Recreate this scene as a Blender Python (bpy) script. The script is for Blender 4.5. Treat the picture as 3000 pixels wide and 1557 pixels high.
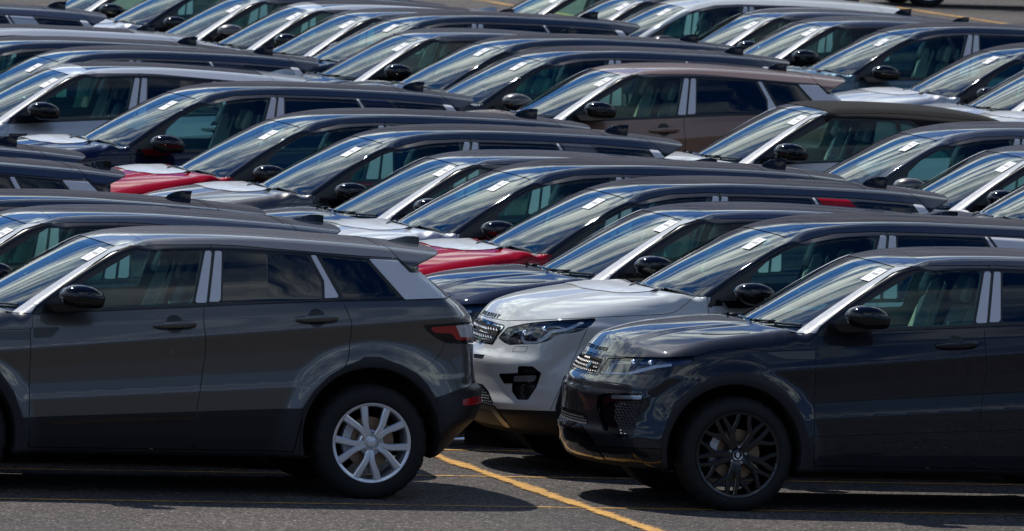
import bpy, bmesh, math, random
import numpy as np
from math import radians, sin, cos, atan, tan, pi, sqrt
from mathutils import Vector, Matrix

random.seed(7)
for o in list(bpy.data.objects):
    bpy.data.objects.remove(o)
S = bpy.context.scene
COL = S.collection

# ------------------------------------------------------------------ camera
CAM_F = 34000.0                    # focal length in pixels of a 3000 px wide frame
CAM_ROLL = atan(0.034)
CAM_PITCH = atan((778.5 - (-1158.0 + 0.034 * 1500)) * cos(CAM_ROLL) / CAM_F)
CAM_H = 5.474
fwd = Vector((0, cos(CAM_PITCH), -sin(CAM_PITCH)))
r0 = Vector((1, 0, 0)); u0 = r0.cross(fwd)
cR = r0 * cos(CAM_ROLL) + u0 * sin(CAM_ROLL)
cU = u0 * cos(CAM_ROLL) - r0 * sin(CAM_ROLL)
cam = bpy.data.cameras.new("camera")
camo = bpy.data.objects.new("camera", cam)
COL.objects.link(camo)
camo.matrix_world = Matrix(((cR.x, cU.x, -fwd.x, 0), (cR.y, cU.y, -fwd.y, 0), (cR.z, cU.z, -fwd.z, CAM_H), (0, 0, 0, 1)))
cam.sensor_width = 36.0
cam.lens = 36.0 * CAM_F / 3000.0
cam.clip_start = 1.0
cam.clip_end = 6000.0
cam.dof.use_dof = True
cam.dof.focus_distance = 74.0
cam.dof.aperture_fstop = 15.0
S.camera = camo
S.render.resolution_x = 1024
S.render.resolution_y = 531

# ------------------------------------------------------------------ sky, sun, exposure
PSI = radians(13.6)                # direction of the cars' long axis against the picture plane
SUN_EL = radians(54)
SUN_AZ = radians(-34)              # 0 = straight away from the camera (+Y), negative = to the left
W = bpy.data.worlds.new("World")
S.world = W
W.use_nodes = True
nt = W.node_tree
for n in list(nt.nodes):
    nt.nodes.remove(n)
N = nt.nodes.new
L = nt.links.new
out = N('ShaderNodeOutputWorld')
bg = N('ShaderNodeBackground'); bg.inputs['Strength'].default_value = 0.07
sky = N('ShaderNodeTexSky'); sky.sky_type = 'NISHITA'; sky.sun_disc = False
sky.sun_elevation = SUN_EL; sky.sun_rotation = SUN_AZ
sky.air_density = 1.0; sky.dust_density = 0.1; sky.ozone_density = 4.0
tc = N('ShaderNodeTexCoord')
sep = N('ShaderNodeSeparateXYZ'); L(tc.outputs['Generated'], sep.inputs[0])
def wmath(op, x, y, z=None):
    m = N('ShaderNodeMath'); m.operation = op
    for i, v in enumerate((x, y, z)):
        if v is None: continue
        if isinstance(v, (int, float)): m.inputs[i].default_value = v
        else: L(v, m.inputs[i])
    return m.outputs[0]
def wnoise(vec, scale, detail, rough):
    n = N('ShaderNodeTexNoise'); n.inputs['Scale'].default_value = scale; n.inputs['Detail'].default_value = detail; n.inputs['Roughness'].default_value = rough
    L(vec, n.inputs['Vector']); return n.outputs['Fac']
def wramp(fac, stops):
    r = N('ShaderNodeValToRGB'); L(fac, r.inputs['Fac']); e = r.color_ramp.elements
    e[0].position, e[0].color = stops[0][0], (*stops[0][1], 1); e[1].position, e[1].color = stops[-1][0], (*stops[-1][1], 1)
    for p, c in stops[1:-1]:
        q = e.new(p); q.color = (*c, 1)
    return r.outputs[0]
def wmix(fac, c1, c2, mode='MIX'):
    m = N('ShaderNodeMix'); m.data_type = 'RGBA'; m.blend_type = mode
    if isinstance(fac, (int, float)): m.inputs[0].default_value = fac
    else: L(fac, m.inputs[0])
    for i, c in ((6, c1), (7, c2)):
        if isinstance(c, tuple): m.inputs[i].default_value = (*c, 1)
        else: L(c, m.inputs[i])
    return m.outputs[2]
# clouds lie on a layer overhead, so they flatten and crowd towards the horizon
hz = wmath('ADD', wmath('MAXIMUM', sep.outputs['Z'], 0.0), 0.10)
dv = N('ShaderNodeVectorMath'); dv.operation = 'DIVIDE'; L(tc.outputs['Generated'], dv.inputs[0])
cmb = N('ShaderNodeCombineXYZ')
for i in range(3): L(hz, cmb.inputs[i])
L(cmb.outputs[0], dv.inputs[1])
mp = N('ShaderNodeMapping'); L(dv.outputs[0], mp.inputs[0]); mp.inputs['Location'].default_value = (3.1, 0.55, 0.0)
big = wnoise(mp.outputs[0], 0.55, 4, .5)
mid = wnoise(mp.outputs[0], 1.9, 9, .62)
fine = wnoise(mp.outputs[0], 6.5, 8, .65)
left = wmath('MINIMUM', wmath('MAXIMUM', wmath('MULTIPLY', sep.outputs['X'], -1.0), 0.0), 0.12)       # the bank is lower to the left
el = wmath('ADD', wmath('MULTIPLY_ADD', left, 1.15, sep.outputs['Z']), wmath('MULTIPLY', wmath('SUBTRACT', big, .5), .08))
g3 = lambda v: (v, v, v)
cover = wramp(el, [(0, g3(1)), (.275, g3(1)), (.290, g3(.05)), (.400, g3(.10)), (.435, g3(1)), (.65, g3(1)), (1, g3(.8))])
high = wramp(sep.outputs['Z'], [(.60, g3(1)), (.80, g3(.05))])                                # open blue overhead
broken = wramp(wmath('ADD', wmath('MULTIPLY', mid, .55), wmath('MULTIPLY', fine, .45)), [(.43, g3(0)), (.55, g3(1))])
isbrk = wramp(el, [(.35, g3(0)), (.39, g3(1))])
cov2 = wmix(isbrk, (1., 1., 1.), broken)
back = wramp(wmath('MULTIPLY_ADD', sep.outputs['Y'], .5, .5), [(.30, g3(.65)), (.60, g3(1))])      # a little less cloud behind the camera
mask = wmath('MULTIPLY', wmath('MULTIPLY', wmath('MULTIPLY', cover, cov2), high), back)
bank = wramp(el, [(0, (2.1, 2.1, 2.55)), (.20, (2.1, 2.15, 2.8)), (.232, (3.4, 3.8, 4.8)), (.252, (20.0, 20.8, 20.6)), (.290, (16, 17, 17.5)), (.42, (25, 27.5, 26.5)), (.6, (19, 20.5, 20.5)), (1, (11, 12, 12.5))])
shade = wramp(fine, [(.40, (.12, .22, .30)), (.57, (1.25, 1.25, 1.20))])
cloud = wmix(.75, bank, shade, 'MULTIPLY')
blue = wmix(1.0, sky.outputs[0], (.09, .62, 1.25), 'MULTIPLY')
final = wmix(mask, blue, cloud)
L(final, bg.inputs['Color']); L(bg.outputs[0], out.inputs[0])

sund = bpy.data.lights.new("sun", 'SUN'); sund.energy = 4.2; sund.angle = radians(0.5); sund.color = (1.0, 0.95, 0.87)
suno = bpy.data.objects.new("sun", sund); COL.objects.link(suno)
sdir = Vector((sin(SUN_AZ) * cos(SUN_EL), cos(SUN_AZ) * cos(SUN_EL), sin(SUN_EL)))
suno.rotation_euler = sdir.to_track_quat('Z', 'Y').to_euler()
S.view_settings.view_transform = 'Standard'
S.view_settings.look = 'None'
S.view_settings.exposure = 0.0
S.view_settings.gamma = 1.0

A = Vector((cos(PSI), sin(PSI), 0))      # along a car, towards its tail
B = Vector((-sin(PSI), cos(PSI), 0))     # across a car, away from the camera

# ================================================================== numpy modelling tools
def smax(a, b, k):
    h = np.clip(0.5 + 0.5 * (a - b) / k, 0, 1)
    return b + (a - b) * h + k * h * (1 - h)

def sstep(x, a, b):
    t = np.clip((x - a) / (b - a), 0, 1)
    return t * t * (3 - 2 * t)          # also runs downwards when a > b

def table(pts, sig, step=0.002, pad=0.3):
    """smooth curve through points: linear interpolation blurred by a gaussian of width sig"""
    xs = np.array([p[0] for p in pts]); ys = np.array([p[1] for p in pts])
    g = np.arange(xs[0] - pad, xs[-1] + pad, step)
    v = np.interp(g, xs, ys)
    # keep end slopes
    s0 = (ys[1] - ys[0]) / (xs[1] - xs[0]); s1 = (ys[-1] - ys[-2]) / (xs[-1] - xs[-2])
    v = np.where(g < xs[0], ys[0] + s0 * (g - xs[0]), v)
    v = np.where(g > xs[-1], ys[-1] + s1 * (g - xs[-1]), v)
    if sig > 0:
        n = int(3 * sig / step); w = np.exp(-0.5 * (np.arange(-n, n + 1) * step / sig) ** 2); w /= w.sum()
        vp = np.concatenate([v[0] - (v[1] - v[0]) * np.arange(n, 0, -1), v, v[-1] + (v[-1] - v[-2]) * np.arange(1, n + 1)])
        v = np.convolve(vp, w, 'valid')
    return lambda x: np.interp(x, g, v)

def grad(f, V, e=0.0015):
    g = np.empty_like(V)
    for i in range(3):
        d = np.zeros(3); d[i] = e
        g[:, i] = (f(V + d) - f(V - d)) / (2 * e)
    return g

def normals_of(f, V):
    g = grad(f, V)
    return g / np.maximum(np.linalg.norm(g, axis=1), 1e-9)[:, None]

def surface_nets(f, lo, hi, h):
    n = [int(round((hi[i] - lo[i]) / h)) + 1 for i in range(3)]
    ax = [lo[i] + h * np.arange(n[i]) for i in range(3)]
    X, Y, Z = np.meshgrid(*ax, indexing='ij')
    P = np.stack([X.ravel(), Y.ravel(), Z.ravel()], 1)
    F = f(P).reshape(n)
    sg = F < 0
    c = [m - 1 for m in n]
    num = np.zeros(c); acc = [np.zeros(c) for _ in range(3)]
    corner = lambda a, i, j, k: a[i:i + c[0], j:j + c[1], k:k + c[2]]
    for (a, b) in [((i, j, 0), (i, j, 1)) for i in (0, 1) for j in (0, 1)] + [((i, 0, j), (i, 1, j)) for i in (0, 1) for j in (0, 1)] + [((0, i, j), (1, i, j)) for i in (0, 1) for j in (0, 1)]:
        fa, fb = corner(F, *a), corner(F, *b)
        m = corner(sg, *a) != corner(sg, *b)
        t = np.where(m, fa / np.where(fa == fb, 1, fa - fb), 0)
        for q in range(3):
            acc[q] += np.where(m, a[q] + t * (b[q] - a[q]), 0)
        num += m
    act = num > 0
    idx = -np.ones(c, dtype=np.int64); idx[act] = np.arange(act.sum())
    I = np.argwhere(act)
    V = np.stack([lo[q] + h * (I[:, q] + acc[q][act] / num[act]) for q in range(3)], 1)
    quads = []
    for q in range(3):
        a1, a2 = (q + 1) % 3, (q + 2) % 3
        sl0 = [slice(0, n[i]) for i in range(3)]; sl1 = list(sl0)
        sl0[q] = slice(0, n[q] - 1); sl1[q] = slice(1, n[q])
        d = sg[tuple(sl0)].astype(int) - sg[tuple(sl1)].astype(int)
        E = np.argwhere(d != 0); s = d[d != 0]
        ok = (E[:, a1] > 0) & (E[:, a2] > 0) & (E[:, a1] < c[a1]) & (E[:, a2] < c[a2])
        E = E[ok]; s = s[ok]
        def cell(o1, o2):
            e = E.copy(); e[:, a1] -= o1; e[:, a2] -= o2
            return idx[e[:, 0], e[:, 1], e[:, 2]]
        Q = np.stack([cell(1, 1), cell(0, 1), cell(0, 0), cell(1, 0)], 1)
        Q[s < 0] = Q[s < 0][:, ::-1]
        quads.append(Q)
    Q = np.concatenate(quads)
    Q = Q[(Q >= 0).all(1)]
    for _ in range(4):                                   # slide the vertices onto the exact surface
        g = grad(f, V); v = f(V)
        st = -(v / np.maximum((g * g).sum(1), 1e-6))[:, None] * g
        l = np.linalg.norm(st, axis=1); st *= np.minimum(1, 0.4 * h / np.maximum(l, 1e-9))[:, None]
        V = V + st
    d1 = np.linalg.norm(V[Q[:, 0]] - V[Q[:, 2]], axis=1); d2 = np.linalg.norm(V[Q[:, 1]] - V[Q[:, 3]], axis=1)
    T = np.where((d1 < d2)[:, None, None], np.stack([Q[:, [0, 1, 2]], Q[:, [0, 2, 3]]], 1), np.stack([Q[:, [0, 1, 3]], Q[:, [1, 2, 3]]], 1)).reshape(-1, 3)
    return V, T

def compact(V, T):
    if len(T) == 0:
        return V[:0], T
    u, inv = np.unique(T, return_inverse=True)
    return V[u], inv.reshape(T.shape)

def clip(M, phi):
    """keep the part of a triangle mesh where phi < 0"""
    V, T = M
    if len(T) == 0:
        return M
    s = phi(V); s = np.where(np.abs(s) < 1e-7, 1e-7, s)
    k = s[T] < 0; c = k.sum(1)
    full = T[c == 3]
    newV = [V]; outT = [full]
    base = len(V)
    for cnt in (1, 2):
        Tc = T[c == cnt]; kc = k[c == cnt]
        if len(Tc) == 0:
            continue
        odd = np.argmax(kc if cnt == 1 else ~kc, 1)
        r = np.arange(len(Tc))
        a = Tc[r, odd]; b = Tc[r, (odd + 1) % 3]; d = Tc[r, (odd + 2) % 3]
        tb = s[a] / (s[a] - s[b]); td = s[a] / (s[a] - s[d])
        pb = V[a] + (V[b] - V[a]) * tb[:, None]; pd = V[a] + (V[d] - V[a]) * td[:, None]
        ib = base + np.arange(len(Tc)); idd = ib + len(Tc); base += 2 * len(Tc)
        newV += [pb, pd]
        if cnt == 1:
            outT.append(np.stack([a, ib, idd], 1))
        else:
            outT.append(np.stack([ib, b, d], 1)); outT.append(np.stack([ib, d, idd], 1))
    V2 = np.concatenate(newV); T2 = np.concatenate(outT)
    # weld the cut points
    key = np.round(V2 * 20000).astype(np.int64)
    _, first, inv = np.unique(key, axis=0, return_index=True, return_inverse=True)
    inv = inv.ravel()
    T2 = inv[T2]; V2 = V2[first]
    T2 = T2[(T2[:, 0] != T2[:, 1]) & (T2[:, 1] != T2[:, 2]) & (T2[:, 0] != T2[:, 2])]
    return compact(V2, T2)

def cut(M, phi, gap=0.0):
    a = clip(M, phi); b = clip(M, lambda V: -phi(V))
    if gap > 0:
        a = clip(a, lambda V: phi(V) + gap); b = clip(b, lambda V: gap - phi(V))
    return a, b

def join(*Ms):
    Vs = []; Ts = []; n = 0
    for V, T in Ms:
        Vs.append(V); Ts.append(T + n); n += len(V)
    return np.concatenate(Vs), np.concatenate(Ts)

def mirror(M):
    V, T = M
    return V * np.array([1, -1, 1]), T[:, ::-1]

def poly2(U, P, r=0.0):
    """signed distance of points U (n,2) to polygon P, corners rounded by r"""
    P = np.array(P, float); n = len(P)
    if r > 0:
        return poly2(U, shrink(P, r)) - r
    d = np.full(len(U), 1e9); ins = np.zeros(len(U), bool)
    for i in range(n):
        a = P[i]; b = P[(i + 1) % n]
        e = b - a; w = U - a
        t = np.clip((w @ e) / (e @ e), 0, 1)
        q = w - t[:, None] * e
        d = np.minimum(d, (q * q).sum(1))
        c = ((a[1] > U[:, 1]) != (b[1] > U[:, 1]))
        xx = (b[0] - a[0]) * (U[:, 1] - a[1]) / (b[1] - a[1] + 1e-12) + a[0]
        ins ^= c & (U[:, 0] < xx)
    d = np.sqrt(d)
    return np.where(ins, -d, d)

def shrink(P, r):
    P = np.array(P, float); n = len(P)
    ar = 0.5 * sum(P[i][0] * P[(i + 1) % n][1] - P[(i + 1) % n][0] * P[i][1] for i in range(n))
    s = 1 if ar > 0 else -1
    out = []
    for i in range(n):
        a, b, c = P[i - 1], P[i], P[(i + 1) % n]
        e1 = (b - a) / np.linalg.norm(b - a); e2 = (c - b) / np.linalg.norm(c - b)
        n1 = np.array([-e1[1], e1[0]]) * s; n2 = np.array([-e2[1], e2[0]]) * s
        m = n1 + n2; m /= np.linalg.norm(m)
        out.append(b + m * r / max(0.35, m @ n1))
    return np.array(out)

# view-sheared coordinates (q, p): a side view from 13.6 degrees ahead of square, used to draw nose and tail features
SX, SZ = 0.243, 0.063
def side(P, r=0.0):                       # polygon in the (x, z) side view
    return lambda V: poly2(V[:, [0, 2]], P, r)
def oblq(P, r=0.0):
    return lambda V: poly2(np.stack([V[:, 0] - SX * (V[:, 1] + .94), V[:, 2] + SZ * (V[:, 1] + .94)], 1), P, r)
def top(P, r=0.0):
    return lambda V: poly2(np.stack([V[:, 0], np.abs(V[:, 1])], 1), P, r)
def isect(*fs):
    return lambda V: np.max([f(V) for f in fs], axis=0)
def union(*fs):
    return lambda V: np.min([f(V) for f in fs], axis=0)

# ================================================================== materials
MATS = {}
def mat(name, color, rough=0.5, metal=0.0, coat=0.0, spec=0.5, emis=None, coat_rough=0.02):
    if name in MATS:
        return MATS[name]
    m = bpy.data.materials.new(name); m.use_nodes = True
    p = m.node_tree.nodes['Principled BSDF']
    p.inputs['Base Color'].default_value = (*color, 1)
    p.inputs['Roughness'].default_value = rough
    p.inputs['Metallic'].default_value = metal
    p.inputs['Coat Weight'].default_value = coat
    p.inputs['Coat Roughness'].default_value = coat_rough
    p.inputs['Specular IOR Level'].default_value = spec
    MATS[name] = m
    return m

def paint(name, color, metal=0.65, rough=0.36):
    """metallic lacquer: flake base under a clear coat, with a little orange peel and road dust"""
    m = mat(name, color, rough, metal, 1.0, 0.0)
    nt = m.node_tree; p = nt.nodes['Principled BSDF']; N = nt.nodes.new; L = nt.links.new
    tc = N('ShaderNodeTexCoord')
    n1 = N('ShaderNodeTexNoise'); n1.inputs['Scale'].default_value = 3.0; n1.inputs['Detail'].default_value = 6
    L(tc.outputs['Object'], n1.inputs['Vector'])
    mr = N('ShaderNodeMapRange'); mr.inputs['To Min'].default_value = 0.015; mr.inputs['To Max'].default_value = 0.075
    p.inputs['Coat IOR'].default_value = 1.46
    mr.inputs['From Min'].default_value = 0.35; mr.inputs['From Max'].default_value = 0.75
    L(n1.outputs['Fac'], mr.inputs['Value']); L(mr.outputs[0], p.inputs['Coat Roughness'])
    n2 = N('ShaderNodeTexNoise'); n2.inputs['Scale'].default_value = 2.2; n2.inputs['Detail'].default_value = 2
    L(tc.outputs['Object'], n2.inputs['Vector'])
    bp = N('ShaderNodeBump'); bp.inputs['Strength'].default_value = 0.10; bp.inputs['Distance'].default_value = 0.004
    L(n2.outputs['Fac'], bp.inputs['Height']); L(bp.outputs[0], p.inputs['Coat Normal'])
    return m

def glass(name, tint, ior=1.52, rough=0.0):
    m = bpy.data.materials.new(name); m.use_nodes = True
    nt = m.node_tree; N = nt.nodes.new; L = nt.links.new
    for n in list(nt.nodes):
        nt.nodes.remove(n)
    o = N('ShaderNodeOutputMaterial'); t = N('ShaderNodeBsdfTransparent'); t.inputs[0].default_value = (*tint, 1)
    g = N('ShaderNodeBsdfGlossy'); g.inputs['Roughness'].default_value = rough
    fr = N('ShaderNodeFresnel'); fr.inputs[0].default_value = ior
    tc = N('ShaderNodeTexCoord'); n2 = N('ShaderNodeTexNoise'); n2.inputs['Scale'].default_value = 1.7
    L(tc.outputs['Object'], n2.inputs['Vector'])
    bp = N('ShaderNodeBump'); bp.inputs['Strength'].default_value = 0.12; bp.inputs['Distance'].default_value = 0.006
    L(n2.outputs['Fac'], bp.inputs['Height']); L(bp.outputs[0], g.inputs['Normal'])
    mx = N('ShaderNodeMixShader'); L(fr.outputs[0], mx.inputs[0]); L(t.outputs[0], mx.inputs[1]); L(g.outputs[0], mx.inputs[2])
    L(mx.outputs[0], o.inputs[0])
    MATS[name] = m
    return m

def wrinkled(name):
    """stretched self-adhesive film: fine wrinkles and small bubbles"""
    m = MATS[name]; nt = m.node_tree; p = nt.nodes['Principled BSDF']; N = nt.nodes.new; L = nt.links.new
    tc = N('ShaderNodeTexCoord'); mp = N('ShaderNodeMapping'); mp.inputs['Scale'].default_value = (5, 14, 22); L(tc.outputs['Object'], mp.inputs[0])
    n = N('ShaderNodeTexNoise'); n.inputs['Scale'].default_value = 1.0; n.inputs['Detail'].default_value = 5; n.inputs['Distortion'].default_value = 1.4; L(mp.outputs[0], n.inputs['Vector'])
    b = N('ShaderNodeBump'); b.inputs['Strength'].default_value = .45; b.inputs['Distance'].default_value = .006; L(n.outputs['Fac'], b.inputs['Height'])
    L(b.outputs[0], p.inputs['Normal']); L(b.outputs[0], p.inputs['Coat Normal'])

paint('paint_dark_grey', (0.110, 0.106, 0.102), 0.75, 0.36)
paint('paint_black', (0.010, 0.011, 0.015), 0.0, 0.5)
paint('paint_charcoal', (0.020, 0.021, 0.026), 0.4, 0.42)
paint('paint_blue_black', (0.011, 0.015, 0.032), 0.15, 0.5)
paint('paint_navy', (0.008, 0.012, 0.036), 0.4)
paint('paint_red', (0.33, 0.001, 0.004), 0.0, 0.5)
paint('paint_white', (0.50, 0.52, 0.52), 0.0, 0.4)
paint('paint_silver', (0.42, 0.44, 0.47), 0.55)
paint('paint_bronze', (0.24, 0.155, 0.115), 0.6)
paint('paint_teal', (0.07, 0.13, 0.16), 0.6)
paint('paint_slate', (0.022, 0.027, 0.042), 0.3, 0.5)
mat('black_gloss', (0.004, 0.004, 0.006), 0.06, 0, 0.0, .5)
mat('black_plastic', (0.011, 0.011, 0.013), 0.5, 0, 0, .3)
mat('black_rubber', (0.010, 0.010, 0.010), 0.6)
mat('seal_black', (0.008, 0.008, 0.009), 0.3)
mat('tyre_rubber', (0.012, 0.012, 0.0125), 0.75, 0, 0, .3)
mat('well_black', (0.004, 0.004, 0.004), 0.9)
mat('wheel_silver', (0.72, 0.73, 0.76), 0.28, 0.55, 0.6)
mat('wheel_black', (0.010, 0.010, 0.012), 0.25, 0.0, 0.6, .3)
mat('steel', (0.55, 0.55, 0.55), 0.3, 1.0)
mat('brake_disc', (0.30, 0.20, 0.13), 0.45, 0.8)
mat('caliper', (0.5, 0.52, 0.54), 0.4, 0.6)
mat('chrome', (0.75, 0.76, 0.78), 0.08, 1.0)
mat('film_sun_dimmed', (0.35, 0.37, 0.41), 0.38, 0.0, 0.25, .3, coat_rough=0.2)  # windscreen pillar film, base colour darkened to offset the sun on it
mat('film_shade_lifted', (0.62, 0.62, 0.64), 0.38, 0.0, 0.25, .3, coat_rough=0.2)  # same film, base colour lightened to offset the shade on the car sides
mat('film_bonnet', (0.60, 0.62, 0.63), 0.28, 0.0, 0.6, coat_rough=0.08)
for _n in ('film_sun_dimmed', 'film_shade_lifted', 'film_bonnet'): wrinkled(_n)
mat('paper', (0.82, 0.82, 0.82), 0.7)
mat('print_grey', (0.42, 0.42, 0.43), 0.8)
mat('interior', (0.26, 0.30, 0.29), 0.7)
mat('seat_black', (0.03, 0.03, 0.032), 0.5)
mat('seat_cream', (0.34, 0.33, 0.27), 0.55)
mat('seat_cover', (0.80, 0.88, 0.78), 0.3, 0, 0.4)
mat('lamp_red', (0.32, 0.006, 0.010), 0.12, 0, 1.0)
mat('lamp_clear', (0.30, 0.32, 0.35), 0.15, 0.6, 1.0)
mat('lamp_inner', (0.085, 0.095, 0.12), 0.2, 0.7, 1.0)
mat('grille_dark', (0.07, 0.07, 0.075), 0.25, 0.8)
mat('skid_grey', (0.22, 0.21, 0.20), 0.35, 0.8)
mat('mesh_black', (0.055, 0.055, 0.058), 0.4)
mat('lens_pale', (0.52, 0.52, 0.55), 0.15, 0.2, 1.0)
mat('lamp_glow_strip', (0.85, 0.90, 0.98), 0.15, 0.0, 1.0)
mat('fabric_roof', (0.014, 0.013, 0.013), 0.9, 0, 0, .15)
mat('badge_green', (0.01, 0.06, 0.03), 0.3)
mat('water', (0.8, 0.85, 0.9), 0.03, 0.0, 1.0)
glass('glass_clear', (0.70, 1.0, 0.90), 1.62)
glass('glass_screen', (0.56, 0.80, 0.75), 2.05)
glass('glass_dark', (0.06, 0.055, 0.05), 1.75)
glass('lens', (0.90, 0.93, 0.96), 1.6)

# ================================================================== object helpers
def mesh_of(M, name, f=None):
    V, T = M
    me = bpy.data.meshes.new(name)
    me.vertices.add(len(V)); me.vertices.foreach_set('co', V.astype(np.float32).ravel())
    me.loops.add(3 * len(T)); me.loops.foreach_set('vertex_index', T.astype(np.int32).ravel())
    me.polygons.add(len(T)); me.polygons.foreach_set('loop_start', np.arange(0, 3 * len(T), 3, dtype=np.int32))
    me.update(calc_edges=True)
    me.validate()
    if f is not None and len(V):
        me.polygons.foreach_set('use_smooth', np.ones(len(me.polygons), bool))
        me.normals_split_custom_set_from_vertices(normals_of(f, V).tolist())
    return me

def add(name, me, m, parent, loc=None, smooth=False):
    o = bpy.data.objects.new(name, me); COL.objects.link(o)
    if m is not None:
        if len(me.materials) == 0:
            me.materials.append(None)
        o.material_slots[0].link = 'OBJECT'; o.material_slots[0].material = MATS[m]
    if parent is not None:
        o.parent = parent
    if loc is not None:
        o.location = loc
    if smooth:
        me.polygons.foreach_set('use_smooth', np.ones(len(me.polygons), bool))
    return o

def part(name, M, m, parent, f, off=0.0):
    V, T = M
    if len(T) == 0:
        print('EMPTY PART', name); return None
    n = normals_of(f, V)
    me = mesh_of((V + n * off, T), name)
    me.polygons.foreach_set('use_smooth', np.ones(len(me.polygons), bool))
    me.normals_split_custom_set_from_vertices(n.tolist())
    return add(name, me, m, parent)

def empty(name, label=None, cat=None, group=None):
    o = bpy.data.objects.new(name, None); COL.objects.link(o); o.empty_display_size = 0.3
    if label: o['label'] = label
    if cat: o['category'] = cat
    if group: o['group'] = group
    return o

class MB:
    """collects simple solids into one mesh"""
    def __init__(s): s.bm = bmesh.new()
    def box(s, c, d, rot=None, bev=0.0, taper=None):
        r = bmesh.ops.create_cube(s.bm, size=1.0)
        vs = r['verts']
        for v in vs:
            v.co = Vector((v.co.x * d[0], v.co.y * d[1], v.co.z * d[2]))
            if taper and v.co.z > 0:
                v.co.x *= taper[0]; v.co.y *= taper[1]
        if bev > 0:
            es = list({e for v in vs for e in v.link_edges})
            rb = bmesh.ops.bevel(s.bm, geom=es, offset=bev, segments=2, affect='EDGES', profile=0.5)
            vs = rb['verts'] + [v for v in vs if v.is_valid]
            vs = list(set(vs))
        mt = Matrix.Translation(c) @ (rot.to_matrix().to_4x4() if rot else Matrix())
        bmesh.ops.transform(s.bm, matrix=mt, verts=vs)
        return s
    def tube(s, pts, r, seg=8, cap=True):
        rings = []
        pts = [Vector(p) for p in pts]
        rr = r if isinstance(r, (list, tuple)) else [r] * len(pts)
        for i, p in enumerate(pts):
            t = (pts[min(i + 1, len(pts) - 1)] - pts[max(i - 1, 0)]).normalized()
            a = t.orthogonal().normalized() if i == 0 else (pa - t * pa.dot(t)).normalized()
            pa = a; b = t.cross(a)
            rings.append([s.bm.verts.new(p + (a * cos(2 * pi * k / seg) + b * sin(2 * pi * k / seg)) * rr[i]) for k in range(seg)])
        for i in range(len(rings) - 1):
            for k in range(seg):
                s.bm.faces.new((rings[i][k], rings[i][(k + 1) % seg], rings[i + 1][(k + 1) % seg], rings[i + 1][k]))
        if cap:
            s.bm.faces.new(rings[0][::-1]); s.bm.faces.new(rings[-1])
        return s
    def lathe(s, prof, seg=48, axis='y'):
        """profile of (radius, along) turned round the y axis"""
        rings = []
        for (r, t) in prof:
            rings.append([s.bm.verts.new((r * cos(2 * pi * k / seg), t, r * sin(2 * pi * k / seg))) for k in range(seg)])
        for i in range(len(rings) - 1):
            for k in range(seg):
                s.bm.faces.new((rings[i][k], rings[i + 1][k], rings[i + 1][(k + 1) % seg], rings[i][(k + 1) % seg]))
        return s
    def prism(s, pts, z0, z1, tf=lambda x, y, z: (x, z, y)):
        """outline extruded between two depths"""
        a = [s.bm.verts.new(tf(x, y, z0)) for x, y in pts]; b = [s.bm.verts.new(tf(x, y, z1)) for x, y in pts]
        n = len(pts)
        s.bm.faces.new(a); s.bm.faces.new(b[::-1])
        for i in range(n):
            s.bm.faces.new((a[i], b[i], b[(i + 1) % n], a[(i + 1) % n]))
        return s
    def build(s, name, m, parent, smooth=False, angle=40):
        bmesh.ops.recalc_face_normals(s.bm, faces=s.bm.faces)
        me = bpy.data.meshes.new(name)
        if smooth:
            for f in s.bm.faces: f.smooth = True
            for e in s.bm.edges:
                if len(e.link_faces) == 2 and e.calc_face_angle(0) > radians(angle):
                    e.smooth = False
        s.bm.to_mesh(me); s.bm.free()
        return add(name, me, m, parent)

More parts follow.
